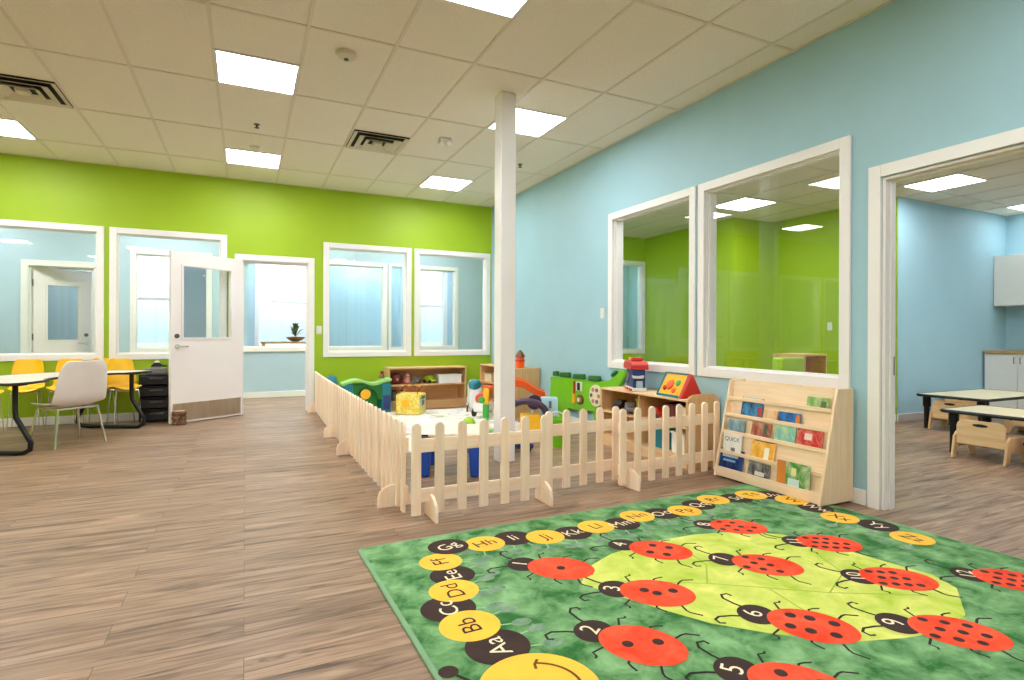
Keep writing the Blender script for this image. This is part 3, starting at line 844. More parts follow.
# local x: 0 = back, negative = front ; y across
FX = lambda z: -.335 + .168 * z / .74      # front slope
for s in (-1, 1):
    y0, y1 = sorted((s * hw, s * (hw - .018)))
    pts = [(-.335, 0), (0, 0), (0, .745)] + [(-.15, .745), (-.162, .738), (FX(.70), .70)]
    MB().prism(pts, 'Y', y0, y1).build('side_panel', M['birch'], t, bevel=.003)
MB().box(-.012, -.001, -hw + .018, hw - .018, .0, .735).build('back_panel', M['birch'], t)
lipz = [(.0, .075), (.178, .205), (.328, .355), (.461, .488), (.588, .615)]
FLZ = [z1 - .02 for z0, z1 in lipz]
for k, (z0, z1) in enumerate(lipz):
    # each tier: a front lip, a narrow floor and the leaning board behind it
    x0 = FX(z1) + .004
    MB().box(x0, x0 + .010, -hw + .018, hw - .018, z0 + (.002 if k == 0 else 0), z1).build('ledge', M['birch_y'], t, bevel=.002)
    zf = FLZ[k]; xb = x0 + .046
    top = lipz[k + 1][0] if k < 4 else .735
    xt = (FX(lipz[k + 1][1]) + .014) if k < 4 else -.135
    MB().prism([(xb, zf - .008), (xb + .010, zf - .008), (max(xt, xb) + .010, top + .002), (max(xt, xb), top + .002)], 'Y', -hw + .018, hw - .018).build('leaning_board', M['birch_y'], t)
    MB().box(x0 + .010, xb + .008, -hw + .018, hw - .018, zf - .010, zf).build('shelf_bottom', M['birch_y'], t)

def cover(name, base, blot, scale=9):
    return two_tone(name, base, blot, scale, .35, .42, .58)
def book(yc, tier, w, h, base, blot, label, word=None, wc=None, stripe=None, tilt=12, th=.009):
    z0 = FLZ[tier] + .001 + BZ; x0 = FX(lipz[tier][1]) + .004 + .0115
    o = thing('picture_book', label, 'book', (BX + x0, (BY0 + BY1) / 2 + yc, z0), 0, 'picture books in the display bookcase')
    lean = R(tilt)
    o.rotation_euler = (0, lean, 0)
    MB().box(.0015, th - .0015, -w / 2 + .003, w / 2 - .001, .003, h - .003).build('pages', M['white_toy'], o)
    m = MB(); m.box(0, .0014, -w / 2, w / 2, 0, h); m.box(th - .0014, th, -w / 2, w / 2, 0, h); m.box(.0014, th - .0014, w / 2 - .0012, w / 2, 0, h)
    m.build('cover', cover('cover_' + label.split()[0], base, blot), o)
    if stripe:
        for (u0, u1, v0, v1, rgb) in stripe:
            MB().box(-.0006, -.0001, u0 * w / 2, u1 * w / 2, v0 * h, v1 * h).build('cover_art', plain('art', rgb, .4), o)
    if word:
        V, F = text_faces(word, .045); m = MB()
        for f in F:
            m.bm.faces.new([m.bm.verts.new((-.0009, -V[i][0] * 1.0, h * .72 + V[i][1])) for i in f])
        m.build('title', plain('title_ink', wc, .5), o)
    return o
# yc>0 is further from the viewer (left in the photo)
book(.335, 0, .25, .165, (22, 34, 84), (40, 78, 140), 'navy picture book at the lower left of the book display', stripe=[(-.6, .6, .62, .74, (150, 186, 212)), (-.45, .5, .42, .52, (120, 160, 200))])
book(.33, 1, .175, .150, (236, 234, 228), (222, 222, 218), 'white book with black capital lettering above the navy one', 'QUICK', (60, 62, 66), [(-.35, .1, .12, .3, (110, 116, 122))], tilt=5)
book(.065, 0, .185, .115, (70, 68, 66), (160, 158, 150), 'black and white picture book on the lowest ledge of the display', stripe=[(-.6, .3, .2, .45, (214, 210, 204))])
book(.055, 1, .205, .165, (226, 160, 40), (240, 200, 110), 'orange-yellow picture book in the middle of the display', stripe=[(-.9, .8, .82, .95, (150, 90, 40)), (-.55, -.15, .1, .6, (244, 232, 210))])
book(-.225, 0, .25, .175, (84, 150, 70), (188, 204, 160), 'large green picture book at the lower right of the display', stripe=[(.45, 1, .0, .99, (206, 128, 50)), (-.4, .3, .08, .38, (200, 224, 220)), (-.2, .1, .5, .8, (224, 222, 160))], tilt=4)
book(.33, 2, .165, .11, (104, 134, 142), (160, 184, 186), 'grey-blue book at the left of the third ledge')
book(.10, 2, .165, .12, (150, 70, 56), (196, 150, 120), 'reddish-brown book second from left on the third ledge', stripe=[(-.7, -.3, .3, .9, (70, 90, 70))])
book(-.105, 2, .165, .135, (120, 180, 170), (190, 214, 160), 'pale green and blue book second from right on the third ledge')
book(-.295, 2, .19, .125, (196, 50, 46), (222, 130, 110), 'red book at the right end of the third ledge', stripe=[(-.2, .4, .45, .8, (240, 214, 204))])
book(.21, 3, .19, .155, (72, 140, 186), (28, 52, 78), 'blue picture book standing tallest on the fourth ledge', stripe=[(-.9, .9, .86, .99, (214, 222, 222)), (-.95, -.6, .05, .6, (170, 50, 46))])
book(.04, 3, .115, .085, (222, 178, 130), (240, 214, 176), 'beige book low in the middle of the fourth ledge')
book(-.12, 3, .17, .085, (58, 122, 190), (30, 50, 90), 'blue and orange book at the right of the fourth ledge', stripe=[(-1, -.6, .0, .9, (214, 120, 60))])
book(-.315, 4, .16, .085, (122, 170, 84), (206, 214, 170), 'small green book alone on the top ledge', stripe=[(-.8, -.3, .1, .7, (90, 110, 60))])

# ------------------------------------------------------------------ toy shelf under the blue wall's far pane
SY0, SY1, SX = 3.56, 4.82, 3.30
t = thing('toy_shelf', 'maple two-tier toy shelf along the blue wall behind the fence', 'shelf', ((SX + 3.66) / 2, (SY0 + SY1) / 2, 0), 0)
sw, sd = (SY1 - SY0) / 2, .18
rp = [(sd, 0), (-sd, 0), (-sd, .575)] + [(-sd + .03, .60), (-sd + .07, .615), (sd - .09, .62)] + [(sd - .09 + .09 * math.sin(R(a)), .53 + .09 * math.cos(R(a))) for a in (15, 35, 55, 75, 90)]
MB().prism(rp, 'Y', -sw, -sw + .02).build('end_panel', M['maple'], t, bevel=.003)
MB().box(-sd, sd, sw - .02, sw, 0, .575).build('side_panel', M['maple'], t, bevel=.003)
MB().box(-sd, sd, -sw + .02, sw - .02, .557, .575).build('shelf_top', M['maple_y'], t, bevel=.002)
MB().box(-sd + .02, -sd + .038, .02, .04, .1, .557).box(-sd + .038, sd - .012, .02, .04, .1, .557).build('divider', M['maple'], t)
MB().box(-sd + .01, sd - .012, -sw + .02, sw - .02, .33, .348).build('shelf_board', M['maple_y'], t)
MB().box(-sd, sd - .012, -sw + .02, sw - .02, .08, .098).box(-sd + .01, -sd + .028, -sw + .02, sw - .02, 0, .08).build('plinth', M['maple_y'], t)
MB().box(sd - .012, sd, -sw + .02, sw - .02, .0, .557).build('back_panel', M['maple'], t)

def toy_car(loc, rz, body, label, k=1.0, group=None):
    t = thing('toy_car', label, 'toy car', loc, rz, group)
    pts = [(-.10, .025), (.10, .025), (.105, .055), (.06, .065), (.035, .105), (-.045, .105), (-.065, .065), (-.10, .06)]
    MB().prism([(a * k, b * k) for a, b in pts], 'Y', -.045 * k, .045 * k).build('car_body', M[body], t, bevel=.008)
    for sx in (-.06, .06):
        for sy in (-.042, .042):
            MB().lathe([(.026 * k, -.010 * k), (.026 * k, .010 * k)], (sx * k, sy * k, .026 * k), 16, axis='Y').build('wheel', M['black'], t, bevel=.003)
    return t
def bin_(loc, rz, sx, sy, h, mat, label, name='storage_bin'):
    t = thing(name, label, 'bin', loc, rz)
    m = MB(); w = .006
    m.box(-sx, sx, -sy, sy, 0, w); m.box(-sx, -sx + w, -sy, sy, w, h); m.box(sx - w, sx, -sy, sy, w, h); m.box(-sx + w, sx - w, -sy, -sy + w, w, h); m.box(-sx + w, sx - w, sy - w, sy, w, h)
    m.build('bin_body', M[mat], t, bevel=.002)
    r = MB(); e = .012
    r.box(-sx - e, sx + e, -sy - e, -sy, h - .015, h); r.box(-sx - e, sx + e, sy, sy + e, h - .015, h); r.box(-sx - e, -sx, -sy, sy, h - .015, h); r.box(sx, sx + e, -sy, sy, h - .015, h)
    r.build('bin_rim', M[mat], t, bevel=.003)
    return t
# things on its boards
ZU = .3485
toy_car((3.46, 4.68, ZU), R(20), 'black', 'black toy car at the far end inside the toy shelf')
toy_car((3.40, 4.46, ZU), R(60), 'grey_plastic', 'grey toy car in the middle of the toy shelf far bay')
bin_((3.46, 4.30, ZU), 0, .07, .04, .15, 'lime_plastic', 'lime green bin leaning by the toy shelf divider')
toy_car((3.42, 4.07, ZU), R(80), 'red_plastic', 'red toy car in the near bay of the toy shelf')
bin_((3.47, 3.875, ZU), 0, .09, .07, .16, 'dark_red', 'dark red bin in the near bay of the toy shelf')
bin_((3.47, 3.69, ZU), 0, .09, .07, .15, 'cream_plastic', 'cream bin at the near end inside the toy shelf')
bin_((3.45, 3.98, .0985), 0, .09, .10, .18, 'teal_plastic', 'teal bin on the lower board of the toy shelf, seen between pickets')
bin_((3.45, 3.74, .0985), 0, .09, .08, .18, 'white_toy', 'white bin on the lower board of the toy shelf, seen between pickets')
# play house with red roof
t = thing('toy_playhouse', 'blue toy house with red roof and white side tray on the toy shelf', 'toy', (3.47, 4.46, .5755), R(-24))
MB().box(-.07, .07, -.17, .17, 0, .03).build('toy_base', M['white_toy'], t, bevel=.008)
MB().box(-.06, .06, -.14, .14, .03, .205).build('house_body', M['navy_plastic'], t, bevel=.008)
MB().prism([(-.17, .205), (.17, .205), (.165, .25), (.12, .285), (-.12, .285), (-.165, .25)], 'X', -.085, .085).build('roof', M['red_plastic'], t, bevel=.008)
MB().box(-.05, .05, -.02, .10, .285, .315).build('chimney_block', M['amber'], t, bevel=.008)
MB().box(-.06, .04, -.12, -.03, .285, .32).build('chimney_block', M['red_plastic'], t, bevel=.008)
MB().lathe([(.045, -.012), (.045, 0)], (-.06, .055, .12), 20, axis='X').build('house_dial', M['grey_plastic'], t)
for s in (-.10, .06):
    MB().box(-.085, -.06, s - .045, s + .055, .0, .022).build('red_foot', M['red_plastic'], t, bevel=.006)
MB().lathe([(.0, .12), (.05, .125), (.06, .15), (.0, .14)], (-.02, -.17, 0), 18).build('side_tray', M['white_toy'], t)
MB().box(-.03, .03, -.16, -.12, .03, .10).build('tray_post', M['sky_plastic'], t, bevel=.006)
# triangular activity toy
t = thing('activity_triangle', 'triangular activity toy with red end and yellow face on the toy shelf', 'toy', (3.45, 3.84, .5755), R(-6))
MB().prism([(-.115, 0), (.115, 0), (.012, .205), (-.012, .205)], 'Y', -.20, -.15).build('end_cap', M['red_plastic'], t, bevel=.012)
MB().prism([(-.115, 0), (.115, 0), (.012, .205), (-.012, .205)], 'Y', .15, .18).build('end_cap', M['teal_plastic'], t, bevel=.012)
pz = MB().prism([(-.105, .012), (.105, .012), (.006, .195), (-.006, .195)], 'Y', -.15, .15).build('toy_face', M['amber'], t)
MB().box(-.122, -.105, -.15, .15, 0, .022).build('base_bar', M['teal_plastic'], t, bevel=.004)
MB().box(-.016, .016, -.15, .15, .193, .206).build('ridge_bar', M['teal_plastic'], t, bevel=.004)
nv = Vector((-.183, 0, .099)).normalized()
for (yy, zz, r_, mt) in ((.03, .10, .05, 'orange_plastic'), (.085, .07, .025, 'red_plastic'), (-.07, .12, .03, 'green_plastic'), (-.05, .055, .026, 'orange_plastic')):
    xx = -.105 + .099 * (zz - .012) / .183
    m = MB().lathe([(r_, 0), (r_ * .8, .012), (0, .016)], n=18)
    m.xf(Matrix.Translation((xx, yy, zz)) @ nv.to_track_quat('Z', 'Y').to_matrix().to_4x4())
    m.build('face_dial', M[mt], t)

# ------------------------------------------------------------------ crocodile wall panel (green) along the blue wall
t = thing('crocodile_activity_panel', 'long green crocodile-shaped activity board along the blue wall', 'activity board', (3.655, 5.0, 0))
# outline in (y,z): snout far, tail near
pts = [(1.50, .10), (1.42, .48), (1.44, .56), (1.30, .57), (.25, .59), (.16, .60), (.08, .63), (.0, .68), (-.08, .735), (-.15, .745), (-.17, .70), (-.12, .64), (-.05, .56), (.02, .46),
       (.10, .33), (.22, .24), (.30, .12), (.40, .12), (.45, .24), (.62, .20), (1.0, .20), (1.05, .06), (1.2, .06), (1.25, .20)]
MB().prism(pts, 'X', -.035, -.005).build('board', M['croc_green'], t, bevel=.004)
for y0, y1 in ((.30, .53), (.62, .86), (.95, 1.18), (1.24, 1.36)):
    MB().prism([(y0, .585), (y1, .578), (y1 - .012, .640), (y0 + .012, .648)], 'X', -.05, -.005).build('back_plate', M['dark_green'], t, bevel=.01)
MB().prism([(-.02, .70), (.06, .65), (.08, .68), (.0, .735)], 'X', -.05, -.005).build('back_plate', M['dark_green'], t, bevel=.01)
MB().lathe([(.125, -.055), (.125, -.036), (.11, -.030)], (0, .36, .42), 32, axis='X').build('spinner_disc', M['cream_plastic'], t, bevel=.004)
for k in range(6):
    a = k * PI / 3
    MB().lathe([(.022, -.066), (.022, -.056)], (0, .36 + .075 * math.cos(a), .42 + .075 * math.sin(a)), 14, axis='X').build('spinner_bead', M[('grey_plastic', 'pink_plastic')[k % 2]], t)
MB().box(-.05, -.036, .66, .78, .44, .55).build('slide_plate', M['white_toy'], t, bevel=.004)
MB().box(-.066, -.05, .685, .735, .45, .54).build('slide_block', M['black'], t, bevel=.01)
MB().box(-.055, -.036, .82, .84, .40, .55).build('red_rail', M['red_plastic'], t, bevel=.004)
MB().lathe([(.06, -.06), (.06, -.036)], (0, .69, .34), 26, axis='X').build('knob_ring', M['brown_toy'], t)
MB().lathe([(.028, -.075), (.028, -.061)], (0, .69, .34), 20, axis='X').build('knob_centre', M['cream_plastic'], t)
MB().box(-.055, -.036, .80, .86, .28, .40).build('amber_rail', M['amber'], t, bevel=.004)

# ------------------------------------------------------------------ shelf in the corner beside the blue wall
def open_shelf(name, label, loc, rz, w, d, h, midz, lowz=.115):
    """open front looks to local -Y; origin at the middle of the back edge on the floor"""
    t = thing(name, label, 'shelf', loc, rz)
    e = .022
    for s in (-1, 1):
        a, b = sorted((s * w / 2, s * (w / 2 - e)))
        MB().box(a, b, -d, 0, 0, h).build('side_panel', M['maple'], t, bevel=.003)
    MB().box(-w / 2 + e, w / 2 - e, -d, 0, h - e, h).build('shelf_top', M['maple_h'], t, bevel=.002)
    MB().box(-w / 2 + e, w / 2 - e, -d + .012, -.01, midz - e, midz).build('shelf_board', M['maple_h'], t)
    MB().box(-w / 2 + e, w / 2 - e, -d, -.01, lowz - e, lowz).box(-w / 2 + e, w / 2 - e, -d + .005, -d + .025, 0, lowz - e).build('plinth', M['maple_h'], t)
    MB().box(-w / 2 + e, w / 2 - e, -.01, -.001, 0, h - e).build('back_panel', M['maple_h'], t)
    return t
open_shelf('toy_shelf', 'low maple shelf with toys standing against the green wall', (2.505, YB - .016, 0), 0, 1.215, .33, .618, .365)
open_shelf('toy_shelf', 'maple shelf in the corner behind the column, against the blue wall', (3.66, 7.45, 0), -PI / 2, 1.3, .36, .655, .40)
# contents of the shelf on the green wall
zs = .3655
t = thing('toy_drum', 'dark red rounded drum at the left of the low shelf', 'toy drum', (2.05, 8.33, zs))
MB().lathe([(.05, 0), (.085, .02), (.095, .08), (.075, .14), (.03, .165), (0, .168)]).build('drum_body', M['dark_red'], t)
MB().ball((-.01, -.088, .075), .022).build('drum_badge', M['pink_plastic'], t)
t = thing('toy_bear', 'dusty pink toy figure beside the dark red drum on the low shelf', 'toy', (2.21, 8.33, zs))
MB().lathe([(.04, 0), (.06, .03), (.05, .09), (.02, .105), (0, .106)]).build('toy_body', M['pink_plastic'], t)
MB().ball((0, 0, .125), .035).build('toy_head', M['pink_plastic'], t)
toy_car((2.36, 8.33, zs), R(65), 'grey_plastic', 'grey toy car on the upper board of the low shelf', 1.05)
toy_car((2.56, 8.33, zs), R(-65), 'lime_plastic', 'lime toy car on the upper board of the low shelf', 1.05)
t = bin_((2.86, 8.33, zs), 0, .18, .11, .13, 'white_toy', 'wide white bin at the right of the low shelf')
for x, mt, lb in ((2.02, 'grey_plastic', 'grey jar at the lower left of the low shelf'), (2.12, 'cream_plastic', 'pale jar next to the grey one on the low shelf')):
    t = thing('storage_jar', lb, 'jar', (x, 8.36, .1155))
    MB().lathe([(.035, 0), (.038, .01), (.038, .12), (.03, .135), (0, .136)]).build('jar_body', M[mt], t)
    MB().lathe([(.033, .1365), (.033, .16), (0, .162)]).build('jar_lid', M['black'], t)
bin_((3.47, 7.9, .4005), 0, .12, .13, .12, 'cream_plastic', 'cream bin on the corner shelf beside the column')
# orange rocket house on the corner shelf
t = thing('toy_rocket', 'small orange toy rocket on top of the corner shelf', 'toy', (3.42, 6.93, .6555))
MB().lathe([(.055, 0), (.06, .02), (.06, .13), (.05, .15)], n=18).build('rocket_body', M['orange_plastic'], t)
MB().lathe([(.072, .15), (.06, .18), (.03, .225), (0, .25)], n=18).build('rocket_cone', M['brown_toy'], t)
MB().lathe([(.066, .09), (.068, .10), (.066, .11)], n=18).build('rocket_band', M['red_plastic'], t)

# ------------------------------------------------------------------ play mat and the things on it
def mat_material():
    m, nt, b = new_mat('printed_play_mat')
    tc = N(nt, 'ShaderNodeTexCoord'); v = N(nt, 'ShaderNodeTexVoronoi'); v.inputs['Scale'].default_value = 7
    v.feature = 'F1'
    hs = N(nt, 'ShaderNodeHueSaturation'); hs.inputs['Saturation'].default_value = .42; hs.inputs['Value'].default_value = 1.0
    mx = N(nt, 'ShaderNodeMix', data_type='RGBA'); mx.inputs['B'].default_value = lin((236, 226, 212)) + (1,)
    nz = N(nt, 'ShaderNodeTexNoise'); nz.inputs['Scale'].default_value = 9
    rp = N(nt, 'ShaderNodeValToRGB'); rp.color_ramp.elements[0].position = .44; rp.color_ramp.elements[1].position = .56
    rp.color_ramp.elements[0].color = (.25, .25, .25, 1)
    nt.links.new(tc.outputs['Object'], v.inputs['Vector']); nt.links.new(tc.outputs['Object'], nz.inputs['Vector'])
    nt.links.new(nz.outputs['Fac'], rp.inputs['Fac']); nt.links.new(rp.outputs['Color'], mx.inputs['Factor'])
    nt.links.new(v.outputs['Color'], hs.inputs['Color']); nt.links.new(hs.outputs['Color'], mx.inputs['A'])
    nt.links.new(mx.outputs['Result'], b.inputs['Base Color']); b.inputs['Roughness'].default_value = .6
    return m
t = MB().box(1.0, 3.12, 5.15, 7.9, .001, .014).build('play_mat', mat_material(), None, bevel=.004)
tag(t, 'whitish printed play mat on the floor inside the picket fence', 'play mat')
# yellow activity cube with bead wires
t = thing('activity_cube', 'yellow activity cube with bead wires on top, in front of the low shelf', 'activity cube', (2.09, 7.66, .0145), R(-32))
c_ = .165
MB().box(-c_, c_, -c_, c_, .0, .275).build('cube_body', two_tone('cube_print', (222, 196, 70), (240, 220, 128), 22, .4, .45, .55), t, bevel=.012)
MB().box(c_ + .0005, c_ + .006, -.11, .10, .10, .235).build('cube_panel', M['sky_plastic'], t, bevel=.002)
MB().box(c_ + .006, c_ + .009, -.06, .06, .12, .19).build('panel_picture', M['grey_plastic'], t, bevel=.002)
MB().prism([(-.09, .205), (.09, .205), (.075, .245), (-.075, .245)], 'X', c_ + .0065, c_ + .010).build('panel_header', M['dark_green'], t)
MB().lathe([(.06, -c_ - .008), (.06, -c_ - .0005)], (-.03, 0, .15), 22, axis='Y').build('cube_dial', M['amber'], t)
for k, mt, p in ((0, 'brown_toy', [(-.13, -.1, .275), (-.13, -.1, .35), (-.05, -.05, .38), (.05, -.1, .33), (.12, -.1, .36), (.12, -.1, .275)]),
                 (1, 'amber', [(-.12, .1, .275), (-.12, .1, .36), (0, .1, .40), (.12, .1, .36), (.12, .1, .275)])):
    wv = MB().tube(p, .006, 8).build('bead_wire', M[mt], t)
    for q in p[1:-1]:
        MB().ball(q, .018, n=12).build('bead', M[('red_plastic', 'brown_toy')[k]], wv)
# toddler walker, white and teal
t = thing('baby_walker', 'white push walker with teal round head beside the low shelf', 'walker', (2.98, 7.50, .0145), R(-20))
MB().prism([(-.10, .05), (.12, .05), (.08, .25), (.03, .33), (-.04, .33), (-.08, .22)], 'X', -.08, .08).build('walker_body', M['white_toy'], t, bevel=.02)
MB().ball((0, 0, .38), .095, sz=.85).build('walker_head', M['teal_plastic'], t)
for sx in (-1, 1):
    for yy in (-.10, .13):
        MB().lathe([(.05, -.012), (.05, .012)], (sx * .11, yy, .05), 18, axis='X').build('wheel', M['black'] if yy < 0 else M['white_toy'], t, bevel=.004)
MB().tube([(-.09, .12, .1), (-.09, .19, .36), (-.06, .21, .42), (.06, .21, .42), (.09, .19, .36), (.09, .12, .1)], .012, 8).build('push_handle', M['white_toy'], t)
# red and white ride-on
t = thing('ride_on_toy', 'red and white ride-on toy with orange handle left of the column', 'ride-on toy', (2.92, 7.0, .0145), R(40))
MB().prism([(-.18, .07), (.18, .07), (.17, .15), (.06, .18), (-.10, .17), (-.17, .20)], 'Y', -.08, .08).build('ride_body', M['white_toy'], t, bevel=.02)
MB().ball((-.06, 0, .24), .10, sz=.8).build('ride_seat', M['red_plastic'], t)
MB().tube([(.10, 0, .17), (.13, 0, .32), (.16, 0, .38)], .02).tube([(.16, -.09, .38), (.16, .09, .38)], .018).build('handle_bar', M['orange_plastic'], t)
for sx in (-.12, .13):
    for sy in (-.09, .09):
        MB().lathe([(.055, -.015), (.055, .015)], (sx, sy, .055), 18, axis='Y').build('wheel', M['white_toy'] if sx > 0 else M['black'], t, bevel=.004)
# yellow/green post toy by the column
t = thing('stacking_post_toy', 'tall yellow and green post toy just left of the column', 'toy', (2.05, 4.78, 0), 0)
t.location = (2.46, 5.85, .0145)
MB().lathe([(.09, 0), (.09, .03), (.03, .04), (.03, .16), (0, .161)], n=18).build('toy_base', M['light_green'], t)
MB().lathe([(.036, .162), (.036, .30), (.03, .31), (0, .312)], n=18).build('green_post', M['green_plastic'], t)
MB().lathe([(.032, .313), (.032, .47), (.02, .49), (0, .492)], n=18).build('yellow_post', M['amber'], t)
MB().ball((-.055, 0, .36), .04).build('green_knob', M['green_plastic'], t)
t = thing('toy_ball', 'lime green ball behind the front fence left of the column', 'ball', (2.29, 5.95, .0145))
m = MB().ball((0, 0, .08), .08).build('ball_skin', M['lime_plastic'], t)
MB().lathe([(.022, .0), (.022, .004), (0, .005)], (0, 0, .1585), 14).build('ball_valve', M['light_green'], t)
# low blue-legged table
t = thing('toddler_table', 'low white-topped table with blue legs just behind the front fence', 'toddler table', (1.53, 4.34, 0), R(-25))
MB().box(-.30, .30, -.24, .24, .315, .345).build('tabletop', plain('printed_top', (236, 224, 204), .5, var=.1, scale=20), t, bevel=.012)
for sx in (-1, 1):
    for sy in (-1, 1):
        MB().prism([(sx * .14, .315), (sx * .26, .315), (sx * .225, .0), (sx * .16, .0)], 'Y', sy * .20 - .025, sy * .20 + .025).build('leg', M['blue_plastic'], t, bevel=.012)
for x in (-.235, .14):
    MB().box(x, x + .07, -.246, -.2385, .322, .336).build('grip_slot', M['black'], t)
# activity gym right of the column
t = thing('activity_gym', 'toddler walker with purple arch, white face box and yellow body right of the column', 'activity toy', (2.95, 5.74, .0145), R(-25))
MB().box(-.10, .13, -.09, .09, .0, .19).build('gym_body', M['amber'], t, bevel=.02)
MB().tube([(-.24, -.06, .02)] + [(-.03 + .22 * math.cos(R(a)), -.08, .20 + .14 * math.sin(R(a))) for a in range(165, 14, -15)] + [(.22, -.08, .15)], .038, 12).build('purple_arch', M['purple_plastic'], t)
MB().lathe([(.085, -.02), (.085, .02)], (.06, -.02, .325), 26, axis='Y').build('purple_wheel', M['purple_plastic'], t, bevel=.006)
fb = MB().box(.14, .33, -.05, .10, .09, .38).build('face_box', M['sky_plastic'], t, bevel=.015)
MB().tube([(.16 + .15 * k / 8, -.055, .17 - .03 * math.sin(PI * k / 8)) for k in range(9)], .007, 8).build('smile', M['black'], fb)
MB().box(.225, .255, -.056, -.050, .26, .34).build('face_stripe', M['grey_plastic'], fb)
# orange slide arm
t = thing('toy_slide', 'orange curved toy slide behind the purple arch, right of the column', 'toy slide', (3.02, 6.28, .0145), R(-25))
g = []
for k in range(13):
    f = k / 12; x = -.22 + .60 * f; z = .50 - .16 * f * f - .02 * math.sin(f * 9)
    g.append([(x, -.09, z + .07), (x, -.07, z), (x, .07, z), (x, .09, z + .07)])
MB().sheet(g, .03).build('chute', M['orange_plastic'], t)
MB().box(.37, .40, -.06, .06, .31, .37).build('chute_tip', M['amber'], t, bevel=.01)
for x in (-.18, .22):
    for sy in (-.055, .055):
        MB().tube([(x, sy, .0), (x, sy, .475 if x < 0 else .40)], .014, 8).build('slide_leg', M['sky_plastic'], t)
# bucket seen between the pickets
t = thing('toy_bucket', 'green toy bucket standing behind the front fence right of the column', 'bucket', (2.80, 4.86, 0))
MB().lathe([(.075, 0), (.095, .20), (.10, .27), (.104, .27), (.104, .285), (.092, .285), (.088, .20), (.068, .012), (0, .012)], n=24).build('bucket_body', M['croc_green'], t)
MB().tube([(.098 * math.cos(R(a)), 0, .275 + .07 * math.sin(R(a))) for a in range(0, 181, 15)], .006, 8).build('bucket_handle', M['white_toy'], t)
toy_car((1.93, 4.86, 0), R(25), 'grey_plastic', 'grey toy truck on the floor just left of the column base', 1.3)
toy_car((2.36, 4.80, 0), R(-20), 'navy', 'navy toy truck on the floor just right of the column base', 1.3)
# wavy-topped play counter at the far left of the pen
t = thing('play_counter', 'green and blue toy counter with wavy top at the far left of the play corner', 'toy counter', (1.545, 8.06, 0), 0)
wv = [(-.34 + .68 * k / 24, .455 + .028 * math.sin(k / 24 * 9.0 - 1.0)) for k in range(25)]
MB().prism(wv + [(a, b - .035) for a, b in reversed(wv)], 'Y', -.14, .14).build('wavy_top', M['light_green'], t, bevel=.004)
MB().box(.20, .33, -.13, .13, .0, .42).build('side_panel', M['teal_plastic'], t, bevel=.01)
MB().box(.215, .315, -.138, -.13, .05, .25).build('blue_panel', M['navy_plastic'], t, bevel=.004)
MB().box(-.33, -.20, -.13, .13, .0, .42).build('side_panel', M['teal_plastic'], t, bevel=.01)
MB().box(-.20, .20, .09, .12, .0, .41).build('back_panel', M['green_plastic'], t, bevel=.004)
ar = [(-.2, .41), (-.2, .2)] + [(-.15 * math.cos(R(a)), .2 + .17 * math.sin(R(a))) for a in range(0, 181, 20)] + [(.2, .2), (.2, .41)]
MB().prism(ar, 'Y', -.12, -.10).build('arch_front', M['dark_green'], t)
MB().lathe([(.07, -.098), (.07, -.08)], (-.02, 0, .27), 20, axis='Y').build('yellow_dial', M['amber'], t)
t = thing('toy_figure', 'small brown toy figure on the right end of the wavy counter', 'toy', (1.77, 8.06, .4835))
MB().lathe([(.04, 0), (.042, .02), (.026, .055), (.0, .06)], n=16).build('figure_body', M['brown_toy'], t)
MB().ball((0, 0, .078), .026, n=14).build('figure_head', M['dark_red'], t)
t = thing('toy_dome', 'dark teal domed toy peeking over the fence at the far left', 'toy', (1.10, 8.25, .0), 0)
MB().lathe([(.085, 0), (.085, .36), (.07, .38)], n=20).build('dome_post', M['teal_plastic'], t)
MB().lathe([(.085, .38), (.09, .43), (.075, .49), (.05, .52), (0, .53)], n=20).build('dome_cap', M['teal_plastic'], t)

# ------------------------------------------------------------------ room next door
def low_table(loc, w, d, h, label, inset=.08):
    """w along X, d along Y; origin in the middle"""
    t = thing('toddler_table', label, 'toddler table', loc)
    pts = []
    r = .05
    for cx_, cy_, a0 in ((w / 2 - r, d / 2 - r, 0), (-w / 2 + r, d / 2 - r, 90), (-w / 2 + r, -d / 2 + r, 180), (w / 2 - r, -d / 2 + r, 270)):
        for k in range(5):
            a = R(a0 + 22.5 * k); pts.append((cx_ + r * math.cos(a), cy_ + r * math.sin(a)))
    MB().prism(pts, 'Z', h - .026, h).build('tabletop', M['table_top'], t)
    MB().tube([(p[0], p[1], h - .013) for p in pts], .0165, 8, closed=True).build('table_edge', M['black_metal'], t)
    for sx in (-1, 1):
        for sy in (-1, 1):
            x, y = sx * (w / 2 - inset), sy * (d / 2 - inset)
            MB().lathe([(.03, .012), (.03, h - .15), (.042, h - .15), (.042, h - .027)], (x, y, 0), 16).lathe([(.034, 0), (.034, .012)], (x, y, 0), 16).build('leg', M['black_metal'], t)
    return t
low_table((8.17, 3.72, 0), 1.5, .72, .41, 'cream table with black edge and legs further inside the next room')
low_table((6.43, 2.40, 0), .74, 1.44, .41, 'cream table with black edge nearest to the cased opening')
